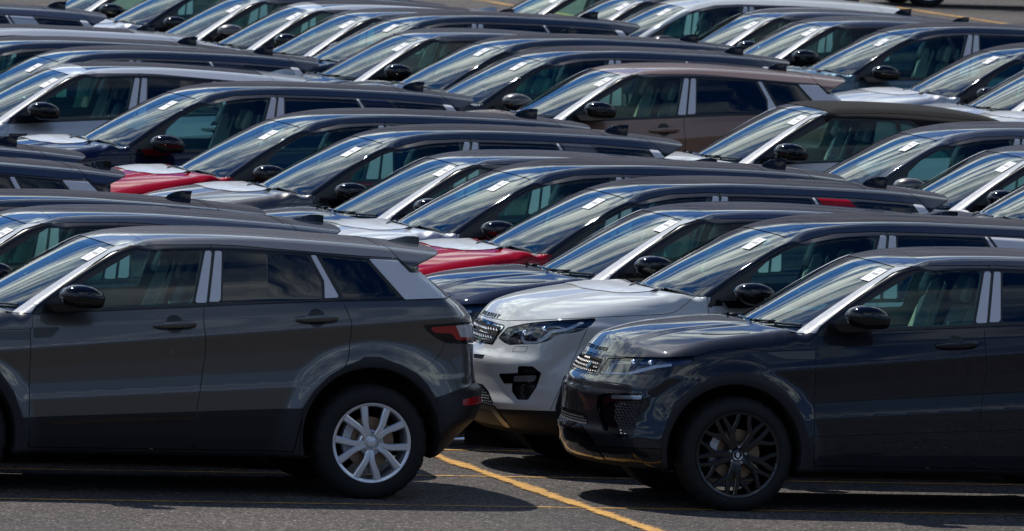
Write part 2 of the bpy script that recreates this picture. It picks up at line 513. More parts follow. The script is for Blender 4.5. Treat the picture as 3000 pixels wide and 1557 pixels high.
# ================================================================== car body forms
def hood_roof(E):
    Z1 = table(E['zc'], .020); Z2 = table(E['zc'], .085)
    cwx = .215 if E['rail'] == .60 else .285
    def Zc(x):                                   # tight only at the nose and at the foot of the screen
        w = np.maximum(sstep(np.abs(x - cwx), .22, .10), 1 - sstep(x, -.72, -.50))
        return Z2(x) * (1 - w) + Z1(x) * w
    ss = table(E['shift'], 0.12); kk = table(E['crown'], 0.10)
    Nz = table(E['nose'], 0.012); Rz = table(E['tail'], E.get('tsig', 0.012))
    t_w = table(E['wt'], 0.045)
    zf, zcr, zb = E['zf'], E['zcr'], E['zb']
    def topz(x, y2):
        xs = x - ss(x) * y2
        z = Zc(xs) - kk(x) * y2 - .12 * sstep(x, 1.0, 1.4) * y2 * y2
        # raised centre of the bonnet between two soft creases, dying out at the screen
        ay = np.sqrt(y2)
        z = z + E['dome'] * (1 - sstep(ay, .36 + .10 * (x + .6), .47 + .10 * (x + .6))) * (1 - sstep(x, .05, .25))
        return z
    def width(x, z):
        f_, c_, b_ = zf(x), zcr(x), zb(x)
        t = np.where(z < c_ - .022, (z - .25) / (c_ - .022 - .25),
            np.where(z < c_ + .006, 1 + (z - c_ + .022) / .028,
            np.where(z < f_, 2 + (z - c_ - .006) / (f_ - c_ - .006),
            np.where(z < b_, 3 + (z - f_) / (b_ - f_), 4 + (z - b_) / .4))))
        w = t_w(t) + E['plan'](x, z)
        for (cx, cz, r1, r2, amp) in E['flare']:
            r = np.sqrt((x - cx) ** 2 + (z - cz) ** 2)
            fl = amp - .10 * sstep(r, r1, r2) - .12 * sstep(r, r2, r2 + .3) - .5 * np.maximum(r - r2 - .2, 0)
            w = smax(w, fl, .03)
        return w
    def f(V):
        x, y, z = V[:, 0], V[:, 1], V[:, 2]
        ay = np.abs(y); y2 = y * y
        ts = topz(x, y2)
        sl = (Zc(x + .01) - Zc(x - .01)) / .02
        ft = (z - ts) / np.sqrt(1 + sl * sl)
        fs = ay - width(x, z)
        g = smax(fs, ft, E['edge'](x))
        ch = (z - (Zc(x) - .024 + .12 * (1 - sstep(x, .95, 1.30))) + .52 * (ay - E['rail'])) / 1.127     # side rail of the roof
        g = smax(g, ch, .012)
        fn = (Nz(z) + E['nc'] * y2 + E['nc2'] * np.maximum(ay - .62, 0) ** 2) - x
        g = smax(g, fn, .07)
        fr = x - (Rz(z) - E['rc'] * y2 - E['rc2'] * np.maximum(ay - .55, 0) ** 2)
        g = smax(g, fr, np.where(z > (1.40 if E['rail'] == .60 else 1.47), .014, .05))
        g = smax(g, E['floor'] - z, .03)
        for (cx, cz, r) in E['wells']:
            rr = r - np.sqrt((x - cx) ** 2 + (z - cz) ** 2)
            g = smax(g, np.minimum(rr, ay - .58), .006)
        return g
    return f

EV = dict(tsig=.007, 
    zc=[(-1.2, 0.8), (-0.8, 0.9), (-0.72, 0.965), (-0.66, 1.02), (-0.55, 1.062), (-0.368, 1.105), (-0.15, 1.135), (0.05, 1.157), (0.165, 1.163), (0.205, 1.135), (0.242, 1.128), (0.4, 1.207), (0.57, 1.302), (0.767, 1.41), (0.923, 1.488), (1.038, 1.5441), (1.12, 1.5693), (1.2, 1.586), (1.32, 1.604), (1.5, 1.614), (1.75, 1.62), (2.0, 1.618), (2.3, 1.606), (2.6, 1.589), (2.83, 1.573), (3.0, 1.557), (3.3, 1.529)],
    shift=[(-1, .33), (.3, .33), (1.03, .12), (1.5, .03), (3.3, .03)],
    crown=[(-1, .075), (.2, .075), (.5, .02), (1.0, .03), (1.25, .03), (2.6, .03), (3.0, .03)],
    nose=[(.1, -.74), (.22, -.78), (.30, -.85), (.36, -.875), (.45, -.885), (.50, -.862), (.60, -.858), (.70, -.858), (.715, -.845), (.765, -.835), (.785, -.814), (.905, -.742), (.935, -.728), (1.0, -.68), (1.2, -.60)],
    tail=[(.1, 3.15), (.25, 3.20), (.36, 3.30), (.50, 3.44), (.60, 3.475), (.69, 3.465), (.72, 3.43), (.9, 3.415), (1.09, 3.40), (1.14, 3.385), (1.20, 3.33), (1.25, 3.265), (1.40, 3.06), (1.435, 3.02), (1.46, 3.06), (1.49, 3.12), (1.52, 3.175), (1.60, 3.18)],
    dome=.010, nc=.30, nc2=.5, rc=.12, rc2=.8, floor=.25,
    zf=lambda x: .855 + .090 * x, zcr=lambda x: .577 + .064 * x, zb=lambda x: 1.078 + .064 * x,
    wt=[(0, .868), (.3, .895), (.6, .908), (.95, .915), (1.0, .915), (2.0, .902), (2.25, .895), (2.6, .897), (2.85, .908), (3.0, .915), (3.02, .914), (3.25, .898), (3.6, .876), (3.9, .850), (4.0, .842), (4.3, .800), (4.6, .757), (5.0, .698), (5.5, .62)],
    plan=lambda x, z: -.045 * np.maximum((x - 2.55) / .7, 0) ** 2 - .05 * np.maximum((-.15 - x) / .5, 0) ** 2 - .03 * np.maximum((z - 1.2) / .35, 0) * np.clip((x - 2.0) / 1.0, 0, 1.5),
    flare=[(-.02, .36, .46, .66, .948), (2.65, .38, .46, .70, .950)],
    edge=lambda x: np.interp(x, [-.9, .3, .5, 1.0, 1.3, 3.3], [.10, .09, .045, .035, .03, .03]),
    rail=.60, wells=[(-.03, .36, .432), (2.65, .385, .436)])
fE = hood_roof(EV)

DV = dict(
    zc=[(-1.2, 0.84), (-0.8, 0.93), (-0.72, 0.965), (-0.66, 1.025), (-0.527, 1.088), (-0.3, 1.14), (-0.026, 1.184), (0.2, 1.206), (0.255, 1.205), (0.295, 1.172), (0.35, 1.172), (0.504, 1.264), (0.68, 1.362), (0.854, 1.448), (1.006, 1.523), (1.102, 1.5698), (1.2, 1.6013), (1.3, 1.629), (1.42, 1.654), (1.6, 1.67), (1.85, 1.681), (2.1, 1.683), (2.5, 1.675), (2.9, 1.664), (3.2, 1.648), (3.45, 1.62), (3.6, 1.604)],
    shift=[(-1, .30), (.3, .33), (1.1, .12), (1.6, .03), (3.6, .03)],
    crown=[(-1, .06), (.2, .075), (.5, .02), (1.0, .03), (1.3, .03), (2.6, .03), (3.4, .03)],
    nose=[(.1, -.62), (.22, -.66), (.30, -.74), (.38, -.80), (.44, -.82), (.50, -.80), (.60, -.80), (.70, -.81), (.735, -.80), (.76, -.775), (.80, -.755), (.90, -.722), (.945, -.705), (1.0, -.67), (1.2, -.58)],
    tail=[(.1, 3.25), (.25, 3.35), (.40, 3.58), (.55, 3.64), (.70, 3.64), (.74, 3.60), (1.0, 3.58), (1.12, 3.56), (1.22, 3.50), (1.45, 3.36), (1.495, 3.345), (1.53, 3.40), (1.575, 3.48), (1.62, 3.515), (1.70, 3.51)],
    dome=.012, nc=.30, nc2=.6, rc=.10, rc2=.8, floor=.25,
    zf=lambda x: .965 + .030 * x, zcr=lambda x: .60 + .045 * x, zb=lambda x: 1.088 + .040 * x,
    wt=[(0, .868), (.3, .893), (.6, .906), (.98, .916), (1.0, .916), (2.0, .894), (2.3, .894), (2.6, .903), (2.85, .914), (3.0, .920), (3.03, .918), (3.3, .890), (3.7, .868), (4.0, .850), (4.3, .812), (4.7, .762), (5.1, .712), (5.2, .695), (5.6, .60)],
    plan=lambda x, z: -.045 * np.maximum((x - 2.8) / .8, 0) ** 2 - .05 * np.maximum((-.12 - x) / .5, 0) ** 2,
    flare=[(.03, .36, .46, .63, .944), (2.78, .37, .46, .64, .944)],
    edge=lambda x: np.interp(x, [-.9, .3, .5, 1.0, 1.3, 3.3], [.09, .07, .035, .022, .02, .03]),
    rail=.58, wells=[(.03, .36, .43), (2.78, .37, .43)], tsig=.008)
fD = hood_roof(DV)

# ---------------------------------------------------------------- outlines drawn on the two bodies
EP = dict(
    kind='E', H=.0135, x1=3.62, z1=1.70,
    wsq=[(.20, 1.01), (.339, 1.121), (.462, 1.212), (.598, 1.307), (.76, 1.416), (.889, 1.495), (.987, 1.554), (1.10, 1.625)],
    filmq=[(.339, 1.119), (.462, 1.212), (.598, 1.307), (.76, 1.416), (.889, 1.495), (.980, 1.548), (1.090, 1.553), (.958, 1.509), (.856, 1.439), (.719, 1.339), (.601, 1.244), (.499, 1.162), (.474, 1.119)],
    ws=(.36, .72, 1.07, .60), cowl=.225, seam=(1.035, .10),
    dlo=[(.489, 1.118), (.521, 1.156), (.635, 1.235), (.765, 1.327), (.914, 1.424), (1.024, 1.492), (1.150, 1.532), (1.30, 1.543), (1.67, 1.552), (1.83, 1.549), (2.32, 1.519), (2.61, 1.502), (2.835, 1.494), (2.90, 1.428), (2.99, 1.430), (3.165, 1.250), (2.858, 1.238), (2.45, 1.225), (1.8, 1.192), (1.57, 1.174), (.52, 1.108)],
    gf=[(.70, 1.146), (.70, 1.232), (1.178, 1.508), (1.592, 1.518), (1.512, 1.192)],
    gr=[(1.725, 1.512), (2.250, 1.500), (2.335, 1.342), (2.337, 1.231), (1.702, 1.206)],
    gq=[(2.335, 1.498), (2.622, 1.483), (2.826, 1.254), (2.478, 1.240)],
    pb1=[(1.606, 1.516), (1.650, 1.517), (1.602, 1.198), (1.527, 1.194)],
    pb2=[(1.668, 1.517), (1.713, 1.516), (1.692, 1.206), (1.618, 1.203)],
    pc=[(2.272, 1.503), (2.309, 1.502), (2.446, 1.246), (2.350, 1.240), (2.352, 1.345)],
    pd=[(2.643, 1.487), (2.832, 1.480), (2.905, 1.408), (3.0, 1.408), (3.145, 1.255), (2.862, 1.242)],
    sailline=(.505, 1.119, 1.175, 1.533), filmtop=(1.075, 1.8),
    bline=[(1.628, 1.60), (1.655, 1.517), (1.608, 1.19), (1.578, 1.10), (1.592, .90), (1.57, .70), (1.545, .55), (1.538, .20)],
    roofx=(1.225, 2.755, .555), spoil=[(2.765, 1.62), (2.78, 1.585), (2.84, 1.494), (2.90, 1.44)],
    hoodq=[(-1.20, 1.001), (-1.04, .991), (-.878, .955), (-.717, .950), (-.50, .951), (-.282, .966), (-.224, .988), (-.139, 1.008), (.012, 1.018), (.142, 1.004), (.25, 1.010), (.484, 1.024), (.484, 1.30), (-1.2, 1.30)],
    door1=[(.487, 1.30), (.487, .29), (1.538, .29), (1.545, .55), (1.57, .70), (1.592, .90), (1.578, 1.10), (1.60, 1.30)],
    door2=[(1.60, 1.30), (1.578, 1.10), (1.592, .90), (1.57, .70), (1.545, .55), (1.538, .29), (2.16, .29), (2.205, .50), (2.26, .62), (2.36, .735), (2.462, .80), (2.500, .9), (2.513, 1.10), (2.46, 1.235), (2.45, 1.30)],
    lamp=[(-.850, .940), (-.717, .946), (-.502, .947), (-.298, .958), (-.329, .925), (-.436, .903), (-.563, .850), (-.734, .842), (-.908, .842)],
    grille=[(-1.30, .996), (-1.016, .985), (-.862, .938), (-.918, .830), (-1.092, .868), (-1.30, .88)],
    drl=[(-.895, .858), (-.735, .852), (-.650, .880), (-.56, .905), (-.45, .915), (-.45, .905), (-.55, .892), (-.640, .868), (-.735, .843), (-.890, .848)],
    fog=[(-.867, .723), (-.628, .727), (-.62, .696), (-.678, .455), (-.763, .448), (-.867, .488), (-.915, .633), (-.912, .706)],
    fogmesh=[(-.804, .677), (-.634, .668), (-.678, .465), (-.764, .467), (-.806, .594)],
    foglens=[(-.840, .713), (-.634, .718), (-.640, .687), (-.835, .688)],
    lowgrille=[(-1.30, .66), (-1.134, .628), (-.988, .591), (-.957, .523), (-1.126, .556), (-1.3, .59)],
    slot=[(-1.30, .80), (-1.134, .784), (-.983, .750), (-.985, .736), (-1.135, .762), (-1.3, .78)],
    skid=[(-1.3, .58), (-1.157, .556), (-1.007, .520), (-.923, .404), (-.821, .272), (-.856, .272), (-.975, .372), (-1.022, .480), (-1.157, .510), (-1.3, .53)],
    bsplit=[(-.922, .392), (-.42, .382), (-.42, .10), (-1.4, .10), (-1.4, .56), (-1.157, .53), (-1.007, .50)],
    vent=[(.153, .992), (.479, 1.011), (.481, .959), (.284, .955)],
    vent2=[(.493, 1.030), (.664, 1.036), (.609, .976), (.493, .966)],
    bfgap=[(-.330, .93), (-.205, .81)],
    hvent=[(-.271, 1.104), (-.132, 1.131), (-.025, 1.132), (.06, 1.119), (-.024, 1.107), (-.185, 1.100)],
    arch=[[(-.487, .10), (-.496, .474), (-.427, .652), (-.313, .769), (-.176, .839), (-.09, .857), (-.069, .869), (.028, .871), (.072, .857), (.147, .845), (.291, .759), (.382, .635), (.441, .489), (.447, .10)],
          [(2.19, .10), (2.206, .555), (2.281, .671), (2.377, .77), (2.466, .825), (2.573, .871), (2.591, .886), (2.7, .888), (2.727, .876), (2.828, .844), (2.93, .793), (3.005, .719), (3.056, .635), (3.07, .10)]],
    sill=[(.43, .474), (.484, .474), (2.206, .559), (2.3, .56), (2.3, .10), (.43, .10)],
    blade=[(.571, .452), (.62, .462), (1.52, .505), (2.05, .585), (2.02, .565), (1.85, .545), (1.52, .478), (.62, .432)],
    tl=[(2.958, 1.091), (3.088, 1.101), (3.205, 1.113), (3.60, 1.145), (3.60, .985), (3.196, .984), (3.111, .985), (3.052, 1.012), (2.992, 1.053)],
    tlred=[(3.004, 1.080), (3.60, 1.135), (3.60, 1.00), (3.176, 1.005), (3.142, 1.044), (3.031, 1.048)],
    tlclear=[(3.166, 1.096), (3.60, 1.13), (3.60, 1.03), (3.200, 1.022)],
    bumper=[(3.0, .632), (3.107, .654), (3.305, .718), (3.7, .80), (3.7, .10), (3.0, .10)],
    refl=[(3.226, .634), (3.40, .672), (3.40, .62), (3.226, .592)],
    rgap=[(3.10, .99), (3.085, .935), (3.027, .856), (2.929, .795)],
    handles=[(1.259, 1.056, 1.528, 1.073), (2.159, 1.112, 2.424, 1.128)],
    mirror=(.795, -1.015, 1.222), hubs=(0.0, 2.66), fin=(2.62, 1.60), wheel_w=-.905)
DP = dict(
    kind='D', H=.0135, x1=3.80, z1=1.78,
    wsq=[(.30, 1.05), (.456, 1.171), (.575, 1.265), (.715, 1.364), (.857, 1.450), (.98, 1.527), (1.06, 1.574), (1.15, 1.625)],
    ws=(.483, .75, 1.15, .615), cowl=.31, seam=(1.110, .11),
    dlo=[(.570, 1.085), (.598, 1.176), (.90, 1.372), (1.2, 1.528), (1.45, 1.590), (1.72, 1.607), (2.3, 1.604), (2.75, 1.592), (3.17, 1.566), (3.26, 1.555), (3.50, 1.27), (3.1, 1.22), (2.5, 1.190), (.60, 1.113)],
    gf=[(.86, 1.150), (.86, 1.250), (.875, 1.310), (.976, 1.400), (1.12, 1.478), (1.30, 1.533), (1.5, 1.568), (1.725, 1.583), (1.600, 1.175)],
    gr=[(1.862, 1.583), (2.430, 1.586), (2.66, 1.25), (2.66, 1.205), (1.850, 1.180)],
    gq=[(2.735, 1.575), (3.14, 1.555), (3.34, 1.285), (3.04, 1.235)],
    pb1=[(1.742, 1.584), (1.787, 1.584), (1.722, 1.180), (1.622, 1.176)],
    pb2=[(1.803, 1.584), (1.849, 1.583), (1.838, 1.182), (1.740, 1.180)],
    pc=[(2.444, 1.589), (2.465, 1.589), (2.72, 1.215), (2.675, 1.210)],
    pd=[(3.162, 1.561), (3.236, 1.556), (3.47, 1.285), (3.36, 1.275)],
    pq=[(2.483, 1.588), (2.710, 1.581), (3.02, 1.232), (2.74, 1.218)],
    sailline=(.575, 1.17, 1.2, 1.535), filmtop=(1.12, 1.6),
    bline=[(1.78, 1.70), (1.797, 1.60), (1.795, 1.584), (1.730, 1.18), (1.70, 1.0), (1.70, .20)],
    roofx=(1.33, 2.88, .52), spoil=[(3.10, 1.80), (3.155, 1.66), (3.19, 1.625), (3.26, 1.555), (3.33, 1.47)],
    hoodq=[(-1.20, 1.05), (-.98, 1.040), (-.955, 1.026), (-.792, .998), (-.58, 1.006), (-.175, 1.031), (.269, 1.059), (.340, 1.078), (.47, 1.185), (.47, 1.33), (-1.2, 1.33)],
    door1=[(.572, 1.30), (.572, .33), (1.70, .33), (1.70, 1.30)],
    door2=[(1.70, 1.30), (1.70, .33), (2.30, .33), (2.33, .55), (2.42, .72), (2.56, .83), (2.70, 1.0), (2.70, 1.30)],
    lamp=[(-.775, .952), (-.66, .980), (-.508, .999), (-.185, 1.024), (-.224, .981), (-.293, .942), (-.434, .914), (-.514, .872), (-.574, .856), (-.756, .844), (-.792, .857), (-.833, .887)],
    grille=[(-1.3, 1.03), (-.966, 1.014), (-.790, .966), (-.842, .892), (-.870, .840), (-1.02, .862), (-1.3, .88)],
    drl=[(-.612, .936), (-.678, .922), (-.690, .888), (-.669, .857), (-.595, .853), (-.530, .884), (-.489, .928), (-.375, .948), (-.272, .999), (-.288, 1.003), (-.380, .962), (-.498, .940), (-.54, .899), (-.595, .867), (-.660, .869), (-.676, .888), (-.667, .914), (-.615, .926)],
    fog=[(-.699, .708), (-.599, .707), (-.542, .664), (-.569, .575), (-.622, .49), (-.691, .489), (-.732, .542), (-.732, .591), (-.697, .661)],
    fogbar=[(-.825, .654), (-.548, .672), (-.542, .664), (-.565, .604), (-.586, .599), (-.783, .592)],
    fogmesh=[(-.68, .60), (-.575, .60), (-.622, .49), (-.680, .49)],
    foglens=[(-.714, .643), (-.569, .651), (-.581, .609), (-.722, .606)],
    lowgrille=[(-1.3, .61), (-.975, .592), (-.929, .583), (-.887, .539), (-.849, .456), (-.956, .479), (-1.3, .52)],
    slot=[(-1.3, .79), (-.976, .779), (-.921, .775), (-.935, .747), (-.975, .752), (-1.3, .77)],
    skid=[(-1.3, .50), (-.966, .469), (-.843, .446), (-.785, .373), (-.728, .315), (-.750, .300), (-.803, .352), (-.862, .418), (-.964, .440), (-1.3, .47)],
    bsplit=[(-.822, .424), (-.42, .419), (-.42, .10), (-1.4, .10), (-1.4, .49), (-.97, .46), (-.85, .44)],
    bfgap=[(-.24, .975), (-.40, .60)],
    arch=[[(-.421, .10), (-.44, .45), (-.39, .64), (-.27, .77), (-.10, .85), (.03, .868), (.16, .85), (.33, .77), (.45, .64), (.50, .45), (.49, .10)],
          [(2.30, .10), (2.31, .45), (2.36, .64), (2.48, .77), (2.64, .855), (2.78, .873), (2.92, .855), (3.08, .77), (3.20, .64), (3.25, .45), (3.26, .10)]],
    sill=[(.44, .42), (2.36, .44), (2.36, .10), (.44, .10)],
    tl=[(3.20, 1.13), (3.75, 1.17), (3.75, .93), (3.36, .95)],
    bumper=[(3.1, .56), (3.8, .62), (3.8, .10), (3.1, .10)],
    rgap=[(3.30, .95), (3.18, .60)],
    handles=[(1.40, 1.035, 1.62, 1.043), (2.40, 1.07, 2.62, 1.08)],
    mirror=(.853, -1.015, 1.196), hubs=(.03, 2.78), fin=(3.085, 1.665), wheel_w=-.905)
CP = dict(EP); CP['kind'] = 'C'

def solve_y(f, x, z):
    """near-side skin (negative y) at x, z"""
    x = np.atleast_1d(np.asarray(x, float)); z = np.atleast_1d(np.asarray(z, float)) * np.ones_like(x)
    lo = np.full(len(x), -1.1); hi = np.full(len(x), -.02)
    for _ in range(30):
        m = (lo + hi) / 2; v = f(np.stack([x, m, z], 1))
        lo = np.where(v > 0, m, lo); hi = np.where(v > 0, hi, m)
    return hi

def solve_x(f, y, z, x0=-1.3, x1=.2):
    y = np.atleast_1d(np.asarray(y, float)); z = np.atleast_1d(np.asarray(z, float)) * np.ones_like(y)
    lo = np.full(len(y), x0); hi = np.full(len(y), x1)
    for _ in range(30):
        m = (lo + hi) / 2; v = f(np.stack([m, y, z], 1))
        lo = np.where(v > 0, m, lo); hi = np.where(v > 0, hi, m)
    return hi

def solve_z(f, x, y, z0=1.9, z1=.6):
    x = np.atleast_1d(np.asarray(x, float)); y = np.atleast_1d(np.asarray(y, float)) * np.ones_like(x)
    lo = np.full(len(x), z0); hi = np.full(len(x), z1)
    for _ in range(30):
        m = (lo + hi) / 2; v = f(np.stack([x, y, m], 1))
        lo = np.where(v > 0, m, lo); hi = np.where(v > 0, hi, m)
    return hi

def from_view(f, pts):
    """points of the near skin seen at (q, p) of the sheared side view"""
    pts = np.array(pts, float); out = []
    ys = np.linspace(-1.0, .95, 400)
    for q, p in pts:
        V = np.stack([q + SX * (ys + .94), ys, p - SZ * (ys + .94)], 1)
        v = f(V); i = int(np.argmax(v < 0)) if (v < 0).any() else int(np.argmin(v))
        if i > 0 and v[i] < 0:
            t = v[i - 1] / (v[i - 1] - v[i]); P = V[i - 1] + (V[i] - V[i - 1]) * t
        else: P = V[i]
        out.append(P)
    return np.array(out)

def polyline_gap(P, w=.004):
    """distance band round an open polyline, in sheared side view"""
    P = np.array(P, float)
    def g(V):
        U = np.stack([V[:, 0] - SX * (V[:, 1] + .94), V[:, 2] + SZ * (V[:, 1] + .94)], 1)
        d = np.full(len(U), 1e9)
        for a, b in zip(P[:-1], P[1:]):
            e = b - a; t = np.clip(((U - a) @ e) / (e @ e), 0, 1); q = U - a - t[:, None] * e
            d = np.minimum(d, np.hypot(q[:, 0], q[:, 1]))
        return d - w
    return g

def side_line(P):
    """signed field of a curve that crosses the side view from top to bottom (negative in front of it)"""
    P = sorted(P, key=lambda p: p[1]); z = [p[1] for p in P]; x = [p[0] for p in P]
    return lambda V: V[:, 0] - np.interp(V[:, 2], z, x)

CV = dict(EV)
CV['zc'] = [p for p in EV['zc'] if p[0] < 1.1] + [(1.12, 1.586), (1.28, 1.606), (1.5, 1.610), (1.84, 1.607), (2.1, 1.599), (2.33, 1.583), (2.61, 1.542), (2.74, 1.506), (2.85, 1.44), (3.0, 1.32), (3.12, 1.235), (3.25, 1.205), (3.5, 1.17)]
CV['tail'] = [(.1, 3.15), (.25, 3.20), (.36, 3.30), (.50, 3.44), (.60, 3.475), (.69, 3.465), (.72, 3.43), (.9, 3.415), (1.09, 3.40), (1.14, 3.40), (1.7, 3.40)]
fC = hood_roof(CV)

ROLE = dict(washer_cover='body', bonnet='body', front_wing='body', rear_quarter='body', front_door='body', rear_door='body', front_bumper='body', tailgate='body',
            door_handle='body', roof='roof', spoiler='roof', a_pillar='pillar', roof_panel='panel', header_rail='none')

def text_mesh(s, size):
    cu = bpy.data.curves.new('t', 'FONT'); cu.body = s; cu.size = size; cu.align_x = 'CENTER'; cu.space_character = 1.75
    o = bpy.data.objects.new('t', cu); COL.objects.link(o)
    bpy.context.view_layer.update()
    me = bpy.data.meshes.new_from_object(o.evaluated_get(bpy.context.evaluated_depsgraph_get()))
    bpy.data.objects.remove(o); bpy.data.curves.remove(cu)
    bm = bmesh.new(); bm.from_mesh(me); bpy.data.meshes.remove(me)
    bmesh.ops.remove_doubles(bm, verts=bm.verts, dist=1e-5)
    bmesh.ops.triangulate(bm, faces=bm.faces)
    return bm

def lettering(root, f, s, size, z0, m, shear=0.0):
    bm = text_mesh(s, size)
    r = bmesh.ops.extrude_face_region(bm, geom=bm.faces[:])
    up = {v for v in r['geom'] if isinstance(v, bmesh.types.BMVert)}
    vs = bm.verts[:]
    Y = np.array([-v.co.x * 1.5 for v in vs]); Zv = np.array([z0 + v.co.y for v in vs])
    Xs = solve_x(f, Y, Zv)
    P = np.stack([Xs, Y, Zv], 1); n = normals_of(f, P)
    for i, v in enumerate(vs):
        h = .0045 if v in up else .0005
        v.co = Vector(P[i] + n[i] * h)
    bmesh.ops.recalc_face_normals(bm, faces=bm.faces)
    left_ = set(bm.verts)
    while left_:                                       # every letter is a piece of its own
        st = [left_.pop()]; isl = set(st)
        while st:
            for e in st.pop().link_edges:
                for v in e.verts:
                    if v in left_: left_.discard(v); isl.add(v); st.append(v)
        idx = {v: i for i, v in enumerate(isl)}
        me = bpy.data.meshes.new('letter')
        me.from_pydata([tuple(v.co) for v in idx], [], [[idx[v] for v in f_.verts] for f_ in bm.faces if f_.verts[0] in isl])
        add('letter', me, m, root)
    bm.free()

def honeycomb(root, f, outline, m, cell, name, off=.004, zflat=.6, lift=.010):
    """pressed mesh: rows of small raised bars following the skin inside an outline given in the sheared view"""
    P = np.array(outline); bm = bmesh.new()
    ys = []; k = 0
    z = .40
    bars = []
    while z < 1.06:
        y = -.92 + (cell * .5 if k % 2 else 0)
        while y < .92:
            bars.append((y, z)); y += cell
        z += cell * zflat; k += 1
    Bn = np.array(bars)
    X = solve_x(f, Bn[:, 0], Bn[:, 1], -1.3, .1)
    q = X - SX * (-np.abs(Bn[:, 0]) + .94); p = Bn[:, 1] + SZ * (-np.abs(Bn[:, 0]) + .94)
    # the near half decides; the far half mirrors it
    inside = poly2(np.stack([X - SX * (-np.abs(Bn[:, 0]) + .94), p], 1), P) < -.008
    Bn = Bn[inside]; X = X[inside]
    Nn = normals_of(f, np.stack([X, Bn[:, 0], Bn[:, 1]], 1))
    w = cell * .52; h = cell * zflat * .58
    for (y, z), x, n in zip(Bn, X, Nn):
        n = Vector(n); t = Vector((0, 0, 1)).cross(n).normalized(); u = n.cross(t)
        c = Vector((x, y, z)) + n * lift * .5
        hx_ = [(-w, 0), (-w * .42, h), (w * .42, h), (w, 0), (w * .42, -h), (-w * .42, -h)]
        o_ = [bm.verts.new(c + t * px + u * py) for px, py in hx_]
        i_ = [bm.verts.new(c + t * px * .76 + u * py * .66 - n * .003) for px, py in hx_]
        for j in range(6):
            k2 = (j + 1) % 6
            bm.faces.new((o_[j], o_[k2], i_[k2], i_[j]))
    me = bpy.data.meshes.new(name); bm.to_mesh(me); bm.free()
    o = add(name, me, m, root); o['kind'] = 'stuff'
    return o

def make_tyre(root, R=.360, bead=.246):
    t = MB()
    prof = [(bead - .006, -.02), (bead, .004), (bead + .010, .012), (max(.282, bead + .02), .0165), (.318, .012), (.338, .001), (.352, -.014), (R, -.030), (R, -.062), (R - .008, -.064), (R - .008, -.072), (R, -.074), (R, -.115), (R - .008, -.117), (R - .008, -.125), (R, -.127), (R, -.172), (R - .008, -.174), (R - .008, -.182), (R, -.184), (R, -.21), (.35, -.228), (.30, -.235), (.24, -.23)]
    seg = 144
    rings = []
    for j, (r, a) in enumerate(prof):
        ring = []
        for k in range(seg):
            rr = r
            if 5 <= j <= 8 and (k // 2) % 3 == 0:
                rr -= .006
            ring.append(t.bm.verts.new((rr * cos(2 * pi * k / seg), -a, rr * sin(2 * pi * k / seg))))
        rings.append(ring)
    for i in range(len(rings) - 1):
        for k in range(seg):
            t.bm.faces.new((rings[i][k], rings[i + 1][k], rings[i + 1][(k + 1) % seg], rings[i][(k + 1) % seg]))
    for v in t.bm.verts:                      # flattened where it stands on the ground
        if v.co.z < -.352:
            v.co.z = -.352
    return t.build('tyre', 'tyre_rubber', root, True, 35)

def spoke(mb, path, y0, dy, w0, w1, th=.022):
    """bar from hub to rim in the wheel plane; path = [(radius, angle deg)...], swept with a bevelled section"""
    pts = [Vector((r * cos(radians(a)), 0, r * sin(radians(a)))) for r, a in path]
    n = len(pts); rings = []
    for i, p in enumerate(pts):
        tt = (pts[min(i + 1, n - 1)] - pts[max(i - 1, 0)]).normalized()
        s = Vector((tt.z, 0, -tt.x)); u = i / (n - 1); w = w0 + (w1 - w0) * u
        y = y0 + dy * (1 - (2 * u - 1) ** 2) * .5 + dy * .5 * u
        o = lambda a, b: mb.bm.verts.new(p + s * a + Vector((0, y + b, 0)))
        rings.append([o(-w * .5, th), o(-w * .42, .004), o(-w * .30, 0), o(w * .30, 0), o(w * .42, .004), o(w * .5, th)])
    for i in range(n - 1):
        for k in range(5):
            mb.bm.faces.new((rings[i][k], rings[i][k + 1], rings[i + 1][k + 1], rings[i + 1][k]))
    return mb

